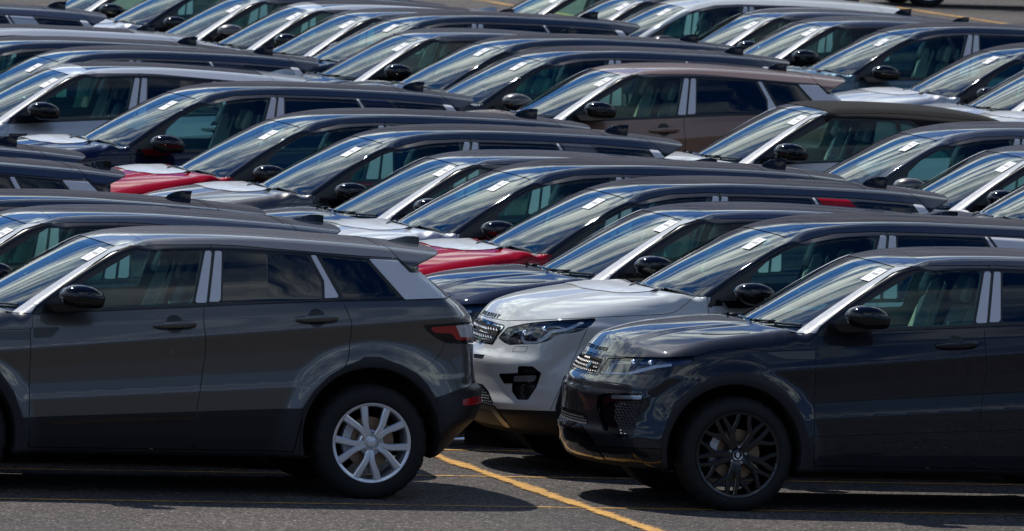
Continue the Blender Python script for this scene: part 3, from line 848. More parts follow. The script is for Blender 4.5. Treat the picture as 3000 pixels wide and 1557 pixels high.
def make_wheel(root, cx, y, style, m, side):
    """one road wheel: tyre > rim parts; the wheel faces the near side when side = -1"""
    w = bpy.data.objects.new('wheel', None); COL.objects.link(w); w.parent = root; w.empty_display_size = .2
    w.location = (cx, y, .352)
    if side > 0:
        w.rotation_euler = (0, 0, pi)
    R = .250 if style == 'silver' else .270
    make_tyre(w, .360, R - .004)
    mb = MB()
    mb.lathe([(R - .004, .010), (R, -.004), (R - .001, -.013), (R - .007, -.013), (R - .020, -.006), (R - .027, .030), (R - .028, .10), (R - .028, .19)], 96)
    if style == 'silver':
        base = 264.5
        for k in range(5):
            c = base + 72 * k
            for s in (-1, 1):
                spoke(mb, [(.046, c + s * 10), (.075, c + s * 11), (.105, c + s * 9.5), (.14, c + s * 12), (.18, c + s * 15.5), (R - .016, c + s * 17.5)], -.006, -.010, .033, .052)
        mb.lathe([(.030, .004), (.034, .006), (.060, .006), (.068, -.004), (.078, .006), (.084, .04)], 40)
    else:
        base = 262.0
        for k in range(5):
            c = base + 72 * k
            for s in (-1, 1):
                spoke(mb, [(.05, c + s * 14), (.09, c + s * 11), (.15, c + s * 11)], -.004, -.010, .050, .044)
                spoke(mb, [(.14, c + s * 11), (.19, c + s * 8.5), (R - .014, c + s * 5.5)], -.006, -.005, .038, .030)
                spoke(mb, [(.13, c + s * 11), (.175, c + s * 19), (.205, c + s * 25), (R - .014, c + s * 28.5)], -.006, -.005, .038, .030)
        mb.lathe([(.030, .004), (.050, -.002), (.066, .006), (.078, .03), (.080, .06)], 40)
    rim = mb.build('rim', m, w, True, 30)
    cap = MB().lathe([(.0005, -.006), (.020, -.006), (.027, -.004), (.030, .004)], 32).build('centre_cap', 'wheel_silver' if style == 'silver' else 'black_gloss', w, True, 50)
    if style != 'silver':
        MB().lathe([(.0275, -.0075), (.0300, -.0085), (.0320, -.0060), (.0300, -.004)], 32).build('cap_ring', 'chrome', w, True, 60)
        b = MB(); b.lathe([(.0005, -.0085), (.018, -.0085), (.0185, -.0060)], 24)
        for v in b.bm.verts: v.co.x *= .62
        b.build('cap_badge', 'wheel_silver', w, True, 50)
    for k in range(5):
        a = radians(base + 36 + 72 * k + (18 if style == 'silver' else 0) * 0)
        b = MB().lathe([(.0005, -.008), (.0085, -.008), (.0105, -.005), (.0105, .010)], 6)
        for v in b.bm.verts: v.co += Vector((.052 * cos(a), 0, .052 * sin(a)))
        b.build('wheel_nut', 'steel', w)
    d = MB().lathe([(.07, .070), (.158, .070), (.158, .090)], 48).build('brake_disc', 'brake_disc', w, True, 30)
    h = MB().lathe([(.001, .045), (.062, .045), (.085, .069), (.085, .08)], 32).build('brake_hub', 'black_plastic', w, True, 40)
    c = MB()
    for a in range(150, 211, 10):
        c.box(Vector((.150 * cos(radians(a)), .075, .150 * sin(radians(a)) + .01)), (.055, .07, .032), rot=Matrix.Rotation(-radians(a), 3, 'Y').to_quaternion(), bev=.006)
    c.build('brake_caliper', 'caliper', w)
    return w

def interior(root, f, P, seat):
    """cabin lining with window holes, seats, dashboard, wheel"""
    g = lambda V: f(V) + .032
    M = surface_nets(g, (.05, -1.0, .30), (P['x1'], .05, P['z1']), .05)
    M = clip(M, lambda V: V[:, 1])
    M = clip(M, lambda V: .31 - V[:, 2])
    for nm in ('gf', 'gr', 'gq'):
        if nm in P and not (P['kind'] == 'C' and nm != 'gf'):
            ff = side(P[nm]); M = clip(M, lambda V, ff=ff: -isect(ff, lambda V: -V[:, 1] - 9, lambda V: V[:, 1] + .45)(V))
    a, b, c, d = P['ws']; cw = P['cowl']; s0, s1 = P['seam']
    wsf = lambda V: np.max([np.abs(V[:, 1]) - np.interp(V[:, 0], [a, c], [b, d]) + .03, cw + .12 + .33 * V[:, 1] ** 2 - V[:, 0], V[:, 0] - s0 - .02 - s1 * V[:, 1] ** 2, .9 - V[:, 2]], axis=0)
    M = clip(M, lambda V: -wsf(V))
    M = join(M, mirror(M))
    part('cabin_lining', M, 'interior', root, g)
    o = .03 if P['kind'] == 'D' else 0
    MB().box(Vector((.66 + o, 0, .93)), (.42, 1.36, .26), bev=.06).build('dashboard', 'interior', root, True)
    sm = 'seat_black' if seat == 'black' else 'seat_cream'
    for s in (-1, 1):
        b_ = MB()
        rot = Matrix.Rotation(radians(20), 3, 'Y').to_quaternion()
        b_.box(Vector((1.50 + o, s * .37, 1.00)), (.13, .48, .62), rot=rot, bev=.05, taper=(.8, .82))
        b_.box(Vector((1.18 + o, s * .37, .70)), (.50, .50, .16), bev=.05)
        st = b_.build('front_seat', sm, root, True)
        MB().box(Vector((1.575 + o, s * .37, 1.385)), (.10, .27, .19), rot=rot, bev=.045, taper=(.8, .86)).build('headrest', sm, st, True)
    b_ = MB(); b_.box(Vector((2.42, 0, 1.0)), (.14, 1.20, .58), rot=Matrix.Rotation(radians(24), 3, 'Y').to_quaternion(), bev=.05)
    b_.build('rear_seat', sm, root, True)
    b_ = MB()
    pts = []
    for k in range(25):
        t = 2 * pi * k / 24
        pts.append(Vector((.98 + o, .37, 1.03)) + Matrix.Rotation(radians(-24), 3, 'Y') @ Vector((0, .185 * cos(t), .185 * sin(t))))
    b_.tube(pts, .020, 8, False)
    b_.box(Vector((.95 + o, .37, 1.01)), (.05, .14, .14), bev=.02)
    b_.build('steering_wheel', 'seat_cover', root, True, 60)
    # protective plastic sheet hung over the far-side seat and the belts
    b_ = MB()
    b_.prism([(1.27 + o, .80), (1.34 + o, .80), (1.56 + o, 1.36), (1.54 + o, 1.42), (1.50 + o, 1.40)], .12, .125)
    b_.prism([(1.38 + o, .80), (1.41 + o, .80), (1.60 + o, 1.38), (1.585 + o, 1.40)], .10, .105)
    b_.prism([(1.33 + o, .78), (1.43 + o, .78), (1.44 + o, 1.12), (1.41 + o, 1.20)], -.62, -.615)
    b_.box(Vector((1.00 + o, .80, 1.08)), (.55, .03, .035), bev=.01)
    b_.build('seat_cover_sheet', 'seat_cover', root)
    MB().tube([(1.66, .66, 1.44), (1.60, .64, 1.2), (1.50, .60, .95)], .020, 4).tube([(1.66, -.66, 1.44), (1.62, -.62, 1.2), (1.54, -.60, .95)], .012, 4).build('seat_belt', 'interior', root)
    MB().box(Vector((.97 + o, 0, 1.44)), (.04, .24, .07), bev=.015).build('rear_view_mirror', 'interior', root)

def wing_mirror(root, P, m, s):
    cx, cy, cz = P['mirror']
    out_ = [(-.150, .006), (-.146, .030), (-.125, .054), (-.080, .074), (-.020, .080), (.040, .070), (.090, .044), (.116, .012), (.120, -.020), (.112, -.052), (.085, -.068), (.02, -.071), (-.05, -.070), (-.105, -.052), (-.142, -.022)]
    out_ = np.array(out_); n = len(out_)
    dense = []
    for i in range(n):                                   # closed Catmull-Rom outline
        p0, p1, p2, p3 = out_[i - 1], out_[i], out_[(i + 1) % n], out_[(i + 2) % n]
        for t in (0, .25, .5, .75):
            dense.append(.5 * ((2 * p1) + (-p0 + p2) * t + (2 * p0 - 5 * p1 + 4 * p2 - p3) * t * t + (-p0 + 3 * p1 - 3 * p2 + p3) * t ** 3))
    dense = np.array(dense); n = len(dense)
    def shell(sel, name, mm, par, k_=1.0):
        bm = bmesh.new(); rings = []
        for w in np.sin(np.linspace(-pi / 2, pi / 2, 19)):
            sc = max(0.0, 1 - abs(w) ** 2.6) ** (1 / 2.6) * k_
            ring = []
            for (x, z) in dense:
                ring.append(bm.verts.new((cx + x * max(sc, .02) + .03 * (w * .5), s * (abs(cy) + w * .098 * k_), cz + z * max(sc, .02) + .004)))
            rings.append(ring)
        for i in range(len(rings) - 1):
            for j in range(n):
                bm.faces.new((rings[i][j], rings[i + 1][j], rings[i + 1][(j + 1) % n], rings[i][(j + 1) % n]))
        bmesh.ops.bisect_plane(bm, geom=bm.verts[:] + bm.edges[:] + bm.faces[:], plane_co=(cx, 0, cz - .010), plane_no=(0, 0, sel), clear_inner=True)
        bmesh.ops.recalc_face_normals(bm, faces=bm.faces)
        for f_ in bm.faces: f_.smooth = True
        me = bpy.data.meshes.new(name); bm.to_mesh(me); bm.free()
        return add(name, me, mm, par)
    mo = shell(1, 'wing_mirror', m, root)
    shell(-1, 'mirror_housing', 'black_gloss', mo, .985)
    b = MB()
    b.prism([(cx - .222, cz - .040), (cx - .185, cz - .085), (cx - .10, cz - .088), (cx + .02, cz - .075), (cx + .03, cz - .03), (cx - .12, cz - .034)], s * .83, s * (abs(cy) - .03))
    arm = b.build('mirror_arm', 'black_gloss', mo)
    if s > 0:                                   # the far one is folded against the door
        for me in (mo.data, mo.children[0].data, arm.data):
            for v in me.vertices:
                x, y, z = v.co
                v.co = (cx + .10 + (x - cx) * .9, .90 + (y - .90) * .42, z - .035)
    return mo

def build_car(P, f, seat='black'):
    k = P['kind']
    root = empty('estate_car' if k == 'D' else 'hatchback_car' if k == 'E' else 'convertible_car')
    M = surface_nets(f, (-1.15, -1.04, .12), (P['x1'], .03, P['z1']), P['H'])
    EE = DV if k == 'D' else EV
    for dz in (-.034, -.0222, -.0078, .0062, .018, None):
        cr = (lambda V: V[:, 2] - EE['zf'](V[:, 0])) if dz is None else (lambda V, dz=dz: V[:, 2] - EE['zcr'](V[:, 0]) - dz)
        V0, V1 = cut(M, cr); M = join(V0, V1)        # give every body crease its own row of vertices
    V, T = M
    key = np.round(V * 20000).astype(np.int64); _, fi, iv = np.unique(key, axis=0, return_index=True, return_inverse=True)
    V, T = V[fi], iv.ravel()[T]
    sidev = (np.abs(V[:, 1]) > .80) & (V[:, 0] > -.2) & (V[:, 0] < 3.0) & (V[:, 2] > .35) & (V[:, 2] < 1.12)
    rw = np.min([np.hypot(V[:, 0] - cx, V[:, 2] - cz) - r for cx, cz, r in EE['wells']], axis=0)
    sidev &= rw > .012
    V[sidev, 1] = solve_y(f, V[sidev, 0], V[sidev, 2])
    M = clip((V, T), lambda V: V[:, 1])
    both = lambda X: join(X, mirror(X))
    def one(name, X, m, off=0.0, parent=None):
        return part(name, both(X), m, parent or root, f, off)
    def two(name, X, m, off=0.0, parents=None):
        r = []
        for i, Y in enumerate((X, mirror(X))):
            r.append(part(name, Y, m, (parents[i] if parents else root), f, off))
        return r
    # --- wheel wells and floor
    wf = lambda V: np.min([np.sqrt((V[:, 0] - cx) ** 2 + (V[:, 2] - cz) ** 2) - r - .0035 for cx, cz, r in (EV if k != 'D' else DV)['wells']], axis=0)
    well, M = cut(M, wf); 
    for X in cut(well, lambda V: V[:, 0] - 1.3):
        two('wheel_well', X, 'well_black')
    fl, M = cut(M, lambda V: np.maximum(V[:, 2] - .285, np.abs(V[:, 1]) - .84)); one('floor_pan', fl, 'well_black')
    # --- windscreen
    a, b, c, d = P['ws']; cw = P['cowl']; s0, s1 = P['seam']
    wq = np.array(P['wsq'])
    def ye(V):                                  # across the near edge of the screen, drawn in the sheared view
        q_ = V[:, 0] - SX * (.94 - np.abs(V[:, 1])); p_ = V[:, 2] + SZ * (.94 - np.abs(V[:, 1]))
        return (q_ - np.interp(p_, wq[:, 1], wq[:, 0])) * .62
    up = lambda V: .95 - V[:, 2]
    seam = lambda V: V[:, 0] - s0 - s1 * V[:, 1] ** 2
    cowl = lambda V: cw + .33 * V[:, 1] ** 2 - V[:, 0]
    ws, M = cut(M, isect(ye, seam, cowl, up), .003)
    frit, ws = cut(ws, lambda V: np.minimum(-seam(V) - .055, -ye(V) - .03), 0)
    one('windscreen', ws, 'glass_screen', -.003)
    one('windscreen_border', frit, 'black_gloss', -.003)
    # --- film on the windscreen pillar
    x0, z0, x1, z1 = P['sailline']
    nrm = math.hypot(x1 - x0, z1 - z0)
    pline = lambda V: -((V[:, 2] - z0) * (x1 - x0) - (V[:, 0] - x0) * (z1 - z0)) / nrm
    ft0, ft1 = P['filmtop']
    base = lambda V: cw - .005 + .33 * V[:, 1] ** 2 - V[:, 0]
    if k != 'D':
        pil = isect(oblq(P['filmq']), up)
        pl_, M = cut(M, pil, .0015)
        two('a_pillar', pl_, 'film_sun_dimmed', .002)
    # --- side glass area
    dlo, M = cut(M, side(P['dlo'], .012), .002)
    if k == 'C':
        gf = [(.70, 1.146), (.70, 1.232), (1.165, 1.475), (1.20, 1.488), (1.725, 1.497), (1.80, 1.19)]
        gq = [(1.765, 1.492), (1.86, 1.478), (1.98, 1.38), (2.20, 1.215), (1.83, 1.195)]
        glasses = [('side_window', gf, 'glass_clear'), ('quarter_window', gq, 'glass_clear')]
    else:
        glasses = [('side_window', P['gf'], 'glass_clear'), ('rear_side_window', P['gr'], 'glass_dark'), ('quarter_window', P['gq'], 'glass_dark')]
    films = [] if k == 'C' else [('pillar_film', P['pb1']), ('pillar_film', P['pb2']), ('pillar_film', P['pc']), ('corner_film', P['pd'])]
    if k == 'D': films.append(('quarter_film', P['pq']))
    for nm, pl in films:
        x, dlo = cut(dlo, side(pl, .004), .0015)
        for o in two(nm, x, 'film_shade_lifted', .003): o.name = nm
    gl = []
    for nm, pl, mm in glasses:
        x, dlo = cut(dlo, side(pl, .012), .0)
        gl.append((nm, x, mm))
    if k == 'C':
        fab, dlo = cut(dlo, side([(1.13, 1.45), (1.13, 1.70), (4, 1.7), (4, 1.25), (2.3, 1.22), (1.99, 1.42), (1.87, 1.505), (1.2, 1.508)]), 0)
    bl = side_line(P['bline'])
    d1, d2 = cut(dlo, bl, .003)
    # rails between gutter and glass: a bright-edged seal line, then black
    two('window_surround', d1, 'seal_black', -.001); two('window_surround', d2, 'seal_black', -.001)
    for nm, x, mm in gl:
        two(nm, x, mm, -.004)
    # --- tail glass
    if k != 'C':
        rear = isect(lambda V: np.abs(V[:, 1]) - .60, lambda V: 1.27 - V[:, 2], lambda V: V[:, 2] - (1.44 if k == 'E' else 1.50), lambda V: 2.85 - V[:, 0])
        rg, M = cut(M, rear, .003); one('rear_window', rg, 'glass_dark', -.003)
        # black corner of the rear window
    # --- roof and pillars
    upper = lambda V: np.maximum(np.interp(V[:, 0], [.2, .45, .6, 2.9, 3.6], ([1.10, 1.12, 1.165, 1.25, 1.27] if k != 'D' else [1.14, 1.165, 1.17, 1.22, 1.25])) - V[:, 2], base(V))
    if k == 'C':
        upper = lambda V: np.maximum(np.interp(V[:, 0], [.2, .45, .6, 2.3, 2.9, 3.12], [1.10, 1.12, 1.165, 1.225, 1.235, 1.25]) - V[:, 2], np.maximum(base(V), V[:, 0] - 3.13))
    rf, M = cut(M, upper, .002)
    if k == 'C':
        hd, rf = cut(rf, lambda V: V[:, 0] - 1.12 - .12 * V[:, 1] ** 2 + .0, .002)
        one('header_rail', hd, 'paint_slate')
        one('soft_top', join(rf, fab), 'fabric_roof', .004)
        b_ = MB()
        for s in (-1, 1):
            pts = []
            for x in np.linspace(1.16, 2.6, 24):
                y = -.585 + .03 * max(0, (x - 2.2)); z = solve_z(f, x, y)[0] + .006
                pts.append((x, y * -s * -1 if s < 0 else -y, z))
            b_.tube(pts, .005, 5)
        b_.build('soft_top_seam', 'seal_black', root)
    else:
        if k == 'D':
            pp = isect(lambda V: V[:, 0] - 1.30 - (np.abs(V[:, 1]) - .55) * .6, lambda V: .50 - np.abs(V[:, 1]))
        spf = side_line(P['spoil'])
        sp, rf = cut(rf, lambda V: -spf(V), .003)
        rx0, rx1, ry = P['roofx']
        pan, rf = cut(rf, isect(lambda V: rx0 - V[:, 0], lambda V: V[:, 0] - rx1 - .08 * np.maximum(.3 - np.abs(V[:, 1]), 0), lambda V: np.abs(V[:, 1]) - ry, lambda V: 1.4 - V[:, 2]), .0025)
        one('roof', rf, 'paint_black'); one('roof_panel', pan, 'paint_black', -.0015); one('spoiler', sp, 'paint_black')
        # two long roof joints beside the panel
    # --- lamps, grille, openings (near half drawn, far half mirrored)
    nose = lambda V: V[:, 0] - .2
    tail_ = lambda V: 2.6 - V[:, 0]
    lamp, M = cut(M, isect(oblq(P['lamp'], .008), nose), .003)
    for o in two('headlamp', lamp, 'lens', -.002):
        pass
    heads = [o for o in root.children if o.name.split('.')[0] == 'headlamp']
    two('lamp_housing', lamp, 'lamp_inner', -.030, heads)
    x, _ = cut(lamp, lambda V: oblq(P['drl'])(V) - .003); two('running_light', x, 'lamp_glow_strip', -.008, heads)
    for h, s in zip(heads, (-1, 1)):
        b_ = MB()
        for (yy, zz, r) in (((.60, .885, .030), (.735, .895, .026)) if k == 'E' or k == 'C' else ((.62, .885, .036), (.76, .925, .030))):
            xx = solve_x(f, -yy, zz)[0] + .022
            q = MB.lathe(b_, [(.0005, -.012), (r * .6, -.010), (r * .9, -.004), (r, .004), (r * 1.12, .004), (r * 1.15, .02)], 24)
            for v in b_.bm.verts:
                if not v.tag:
                    v.tag = True
                    v.co = Vector((v.co.y + xx, s * yy + v.co.x, v.co.z + zz))
        b_.build('projector', 'chrome', h, True, 50)
    gr, M = cut(M, isect(oblq(P['grille'], .010), nose), .002)
    go = one('grille', gr, 'well_black', -.018)
    # frame of the grille: a glossy lip
    g1, _ = cut(gr, lambda V: -(oblq(P['grille'], .010)(V) + .012)); one('grille_frame', g1, 'black_gloss', .002, go)
    if k == 'D':
        for band in ([(-1.3, 1.01), (-.994, 1.000), (-.800, .955), (-.832, .925), (-.988, .962), (-1.3, .97)], [(-1.3, .96), (-1.021, .948), (-.842, .900), (-.872, .868), (-1.019, .896), (-1.3, .91)]):
            honeycomb(go, f, band, 'wheel_silver', .046, 'grille_mesh', zflat=.55, lift=.012)
            x, _ = cut(gr, lambda V, bb=band: np.abs(oblq(bb)(V)) - .0035); one('grille_bar', x, 'chrome', .006, go)
    else:
        honeycomb(go, f, [(-1.3, .98), (-1.016, .972), (-.875, .928), (-.925, .842), (-1.09, .882), (-1.3, .90)], 'grille_dark', .036, 'grille_mesh', zflat=.62)
    # oval badge on the grille
    by = -.16 if k != 'D' else -.10
    bz = .845 if k != 'D' else .825
    bx = solve_x(f, by, bz)[0]; nn = normals_of(f, np.array([[bx, by, bz]]))[0]
    nv_ = Vector(nn); tv = Vector((0, 0, 1)).cross(nv_).normalized(); uv_ = nv_.cross(tv); c0 = Vector((bx, by, bz))
    for nm, rr, hh, mm in (('badge_ring', 1.0, .012, 'chrome'), ('badge', .84, .0145, 'badge_green')):
        b_ = MB(); r1 = []; r2 = []
        for j in range(28):
            t = 2 * pi * j / 28
            pt = c0 + tv * (.036 * rr * cos(t)) + uv_ * (.021 * rr * sin(t))
            r1.append(b_.bm.verts.new(pt)); r2.append(b_.bm.verts.new(pt + nv_ * hh))
        for j in range(28): b_.bm.faces.new((r1[j], r1[(j + 1) % 28], r2[(j + 1) % 28], r2[j]))
        b_.bm.faces.new(r2)
        b_.build(nm, mm, go)
    fog, M = cut(M, isect(oblq(P['fog'], .012), nose), .0)
    fo = two('fog_lamp_recess', fog, 'black_gloss' if k != 'D' else 'black_plastic', -.022)
    x, _ = cut(fog, oblq(P['fogmesh'], .006)); two('fog_mesh', x, 'seal_black', -.010, fo)
    honeycomb(fo[0], f, P['fogmesh'], 'mesh_black', .030, 'fog_mesh_bars', zflat=.6, lift=.004)
    # glossy rim round the recess so that it reads as a hollow
    x, _ = cut(fog, lambda V: -(oblq(P['fog'], .012)(V) + .006)); two('fog_recess_lip', x, 'black_gloss', -.006, fo)
    if k == 'D':
        bar, M = cut(M, isect(oblq(P['fogbar'], .008), nose))
        x2, _ = cut(fog, oblq(P['fogbar'], .008))
        two('fog_bar', join(bar, x2), 'black_gloss', .004, fo)
        x3, _ = cut(join(bar, x2), oblq(P['foglens'], .006)); two('fog_lamp', x3, 'lamp_clear', .007, fo)
    else:
        x3, _ = cut(fog, oblq(P['foglens'], .006)); two('fog_lamp', x3, 'lamp_clear', -.014, fo)
    lg, M = cut(M, isect(oblq(P['lowgrille'], .006), nose)); lo_ = one('lower_grille', lg, 'black_plastic', -.02)
    honeycomb(lo_, f, P['lowgrille'], 'mesh_black', .028, 'lower_grille_mesh', zflat=.6, lift=.0)
    sl, M = cut(M, isect(oblq(P['slot'], .003), nose)); one('bumper_slot', sl, 'seal_black', -.012)
    sk, M = cut(M, isect(oblq(P['skid'], .004), nose), .001); one('skid_trim', sk, 'skid_grey' if k == 'D' else 'black_gloss', .008)
    # --- arches, sills, lower bumpers in plastic
    sd = lambda V: .70 - np.abs(V[:, 1])
    ar0, M = cut(M, isect(side(P['arch'][0]), sd), .001); two('arch_trim', ar0, 'black_plastic', .006)
    ar1, M = cut(M, isect(side(P['arch'][1]), sd), .001); two('arch_trim', ar1, 'black_plastic', .006)
    lowf, M = cut(M, isect(oblq(P['bsplit']), nose), .002); one('bumper_undertray', lowf, 'black_plastic' if k == 'D' else 'black_gloss', .002)
    rb, M = cut(M, isect(side(P['bumper']), tail_), .002); rbo = one('rear_bumper', rb, 'black_plastic', .003)
    if k != 'D':
        x, _ = cut(rb, isect(oblq(P['refl'], .004), tail_)); two('reflector', x, 'lamp_red', .006, [rbo, rbo])
    tl, M = cut(M, isect(oblq(P['tl'], .006), tail_), .003)
    tlo = two('tail_lamp', tl, 'black_gloss', .001)
    if k != 'D':
        x, _ = cut(tl, oblq(P['tlred'], .004)); x2, x = cut(x, oblq(P['tlclear'], .003))
        two('red_lens', x, 'lamp_red', .004, tlo); two('clear_lens', x2, 'lens_pale', .005, tlo)
    if k == 'D':
        wa, M = cut(M, isect(oblq([(-.72, .833), (-.634, .832), (-.653, .798), (-.742, .798)], .003), nose), .0016)
        two('washer_cover', wa, 'paint_black')
    # --- shut lines and panels
    hood, M = cut(M, isect(oblq(P['hoodq']), lambda V: V[:, 0] - .75, lambda V: .70 - V[:, 2]), .002)
    one('bonnet', hood, 'paint_black')
    dr1, M = cut(M, isect(side(P['door1']), lambda V: V[:, 0] - 2.6), .0028)
    doors1 = None
    sillx = side(P['sill'])
    s1_, dr1 = cut(dr1, sillx, .0015)
    doors1 = two('front_door', dr1, 'paint_black'); two('door_cladding', s1_, 'black_plastic', .005, doors1)
    if k != 'C':
        dr2, M = cut(M, isect(side(P['door2']), lambda V: V[:, 0] - 2.75), .0028)
        s2_, dr2 = cut(dr2, sillx, .0015)
        doors2 = two('rear_door', dr2, 'paint_black'); two('door_cladding', s2_, 'black_plastic', .005, doors2)
    s3, M = cut(M, isect(sillx, lambda V: .4 - V[:, 0], lambda V: V[:, 0] - 2.3), .001); two('sill', s3, 'black_plastic', .003)
    sl2, M = cut(M, isect(lambda V: V[:, 2] - .345, lambda V: .42 - V[:, 0], lambda V: V[:, 0] - 2.35), .002); two('sill', sl2, 'black_plastic', .002)
    M = clip(M, lambda V: -polyline_gap(P['bfgap'], .0025)(V)) if False else M
    front, rest = cut(M, lambda V: V[:, 0] - 1.0)
    bf = P['bfgap']
    def bumper_field(V):
        U0 = V[:, 0] - SX * (V[:, 1] + .94); U1 = V[:, 2] + SZ * (V[:, 1] + .94)
        (ax, az), (bx_, bz_) = bf
        return U0 - (ax + (bx_ - ax) * (U1 - az) / (bz_ - az))
    fb, fw = cut(front, bumper_field, .002)
    one('front_bumper', fb, 'paint_black'); two('front_wing', fw, 'paint_black')
    rz, rx = [p[1] for p in P['rgap']], [p[0] for p in P['rgap']]
    rgf = lambda V: V[:, 0] - SX * (V[:, 1] + .94) - np.interp(V[:, 2] + SZ * (V[:, 1] + .94), rz[::-1], rx[::-1])
    rq, tg = cut(rest, lambda V: np.where(V[:, 2] + SZ * (V[:, 1] + .94) < .995 if k != 'D' else V[:, 2] < 1, rgf(V), V[:, 0] - SX * (V[:, 1] + .94) - 3.30), .002)
    two('rear_quarter', rq, 'paint_black'); one('tailgate', tg, 'paint_black')
    # --- E: side vents, blade in the door cladding
    if k != 'D':
        pf, _ = cut(fw, oblq(P['vent'], .005)); two('side_vent', pf, 'mesh_black', .004)
        pf, _ = cut(dr1, oblq(P['vent2'], .005)); two('vent_blade', pf, 'seal_black', .004, doors1)
        pf, _ = cut(s1_, oblq(P['blade'], .003)); two('cladding_blade', pf, 'black_gloss', .009, doors1)
        pf, _ = cut(hood, oblq(P['hvent'], .003)); two('bonnet_vent', pf, 'black_gloss', .003)
    # --- bonnet film on D
    if k == 'D':
        fm, _ = cut(hood, top([(-.12, -.1), (-.12, .22), (-.06, .40), (.04, .50), (.16, .55), (.44, .57), (.30, .3), (.265, -.1)], .0))
        one('bonnet_film', fm, 'film_bonnet', .004)
    # --- handles
    for i, (x0, z0_, x1, z1_) in enumerate(P['handles']):
        if k == 'C' and i == 1: continue
        drs = doors1 if i == 0 else doors2
        xm = x0 + (x1 - x0) * .50; zm = z0_ + (z1_ - z0_) * .5
        rec = lambda V: np.hypot(V[:, 0] - xm, (V[:, 2] - zm) * 1.0) - .056
        src = dr1 if i == 0 else dr2
        rc_, _ = cut(src, rec); hh = two('handle_recess_shade', rc_, 'seal_black', .0015, drs)  # flat black disc on the door paints the shade of the handle hollow
        for s, dd in zip((-1, 1), drs):
            b_ = MB(); xs = np.linspace(x0, x1, 9); zs = np.linspace(z0_, z1_, 9); ys = solve_y(f, xs, zs)
            hw = [.013, .018, .021, .022, .022, .023, .023, .022, .016]; ofs = [.010, .022, .030, .033, .034, .034, .032, .030, .022]
            rings = []
            for j in range(9):
                ring = []
                for kk in range(10):
                    t = 2 * pi * kk / 10
                    ring.append(b_.bm.verts.new((xs[j], -s * (ys[j] - ofs[j] + .009 * cos(t)), zs[j] + hw[j] * sin(t))))
                rings.append(ring)
            for j in range(8):
                for kk in range(10):
                    b_.bm.faces.new((rings[j][kk], rings[j][(kk + 1) % 10], rings[j + 1][(kk + 1) % 10], rings[j + 1][kk]))
            b_.bm.faces.new(rings[0]); b_.bm.faces.new(rings[-1])
            b_.build('door_handle', 'paint_black', dd, True, 50)
    # --- mirrors, wheels
    for s in (-1, 1):
        wing_mirror(root, P, 'black_gloss', s)
    # --- wipers: two arms lying along the foot of the screen
    if k == 'D':
        sets = [([(.165, 1.196), (.20, 1.206), (.261, 1.210), (.333, 1.204), (.397, 1.190), (.440, 1.177)], [.004, .010, .016, .017, .013, .003], .010),
                ([(.030, 1.238), (.050, 1.246), (.088, 1.254), (.133, 1.246), (.170, 1.230), (.186, 1.222)], [.004, .009, .014, .015, .010, .003], .008)]
    else:
        sets = [([(.060, 1.186), (.100, 1.182), (.150, 1.176), (.202, 1.175), (.289, 1.170), (.345, 1.167), (.383, 1.163)], [.004, .0065, .0075, .0085, .0085, .0085, .008], .010),
                ([(-.085, 1.222), (-.050, 1.220), (-.01, 1.212), (.020, 1.205), (.055, 1.196)], [.006, .010, .010, .009, .006], .012)]
    for pts, rr, up_ in sets:
        Pv = from_view(f, pts); nv = normals_of(f, Pv)
        b_ = MB(); b_.tube([tuple(Pv[i] + nv[i] * up_) for i in range(len(Pv))], rr, 8)
        if k != 'D':
            j = 3 if len(Pv) > 5 else 2
            c0 = Vector(Pv[j] + nv[j] * (up_ + .010)); b_.box(c0, (.05, .022, .018), bev=.004)
            b_.tube([c0, Vector(Pv[1] + nv[1] * .02), Vector(Pv[0] + nv[0] * .012)], [.008, .007, .010], 6)
        b_.build('wiper', 'black_gloss', root, True, 60)
    # --- label taped inside the screen
    lab = np.array([(.758, 1.467), (.878, 1.538), (.931, 1.523), (.811, 1.451)]) if k != 'D' else np.array([(.769, 1.501), (.882, 1.570), (.936, 1.558), (.819, 1.491)])
    def patch(u0, u1, v0, v1, h):
        b_ = MB(); n = 4; g = []
        for j in range(2):
            v = (v0, v1)[j]; row = []
            pq = []
            for i in range(n + 1):
                u = u0 + (u1 - u0) * i / n
                pq.append((lab[0] * (1 - u) + lab[1] * u) * (1 - v) + (lab[3] * (1 - u) + lab[2] * u) * v)
            Pv = from_view(f, pq); nv = normals_of(f, Pv)
            g.append([b_.bm.verts.new(tuple(Pv[i] + nv[i] * h)) for i in range(n + 1)])
        for i in range(n): b_.bm.faces.new((g[0][i], g[0][i + 1], g[1][i + 1], g[1][i]))
        return b_
    st = patch(0, 1, 0, 1, .003).build('paper_label', 'paper', root)
    for (u0, u1, v0, v1) in ((.50, .64, .18, .80), (.86, .89, .15, .85), (.76, .78, .15, .80), (.30, .32, .15, .70), (.20, .215, .15, .85), (.10, .115, .2, .6)):
        patch(u0, u1, v0, v1, .0045).build('label_print', 'print_grey', st)
    # --- antenna
    fx, fz = P['fin']
    def finmesh(name, x0, L_, h, m, w=.035):
        b_ = MB(); zz = solve_z(f, [x0, x0 + L_ * .5, x0 + L_], 0.0)
        secs = [(0, .004, 0), (.12, .35, .55), (.35, .72, .85), (.65, .94, 1.0), (1.0, 1.0, .8)]
        rings = []
        for (u, hh, ww) in secs:
            zb = float(np.interp(u, [0, .5, 1], zz)) - .006; hh = hh * h + .006; ww = max(ww * w, .002); x = x0 + u * L_
            top_x = x + (.0 if u < 1 else .012)
            rings.append([b_.bm.verts.new(q) for q in ((x, -ww, zb), (x, -ww * .55, zb + hh * .45), (top_x, -ww * .14, zb + hh), (top_x, ww * .14, zb + hh), (x, ww * .55, zb + hh * .45), (x, ww, zb))])
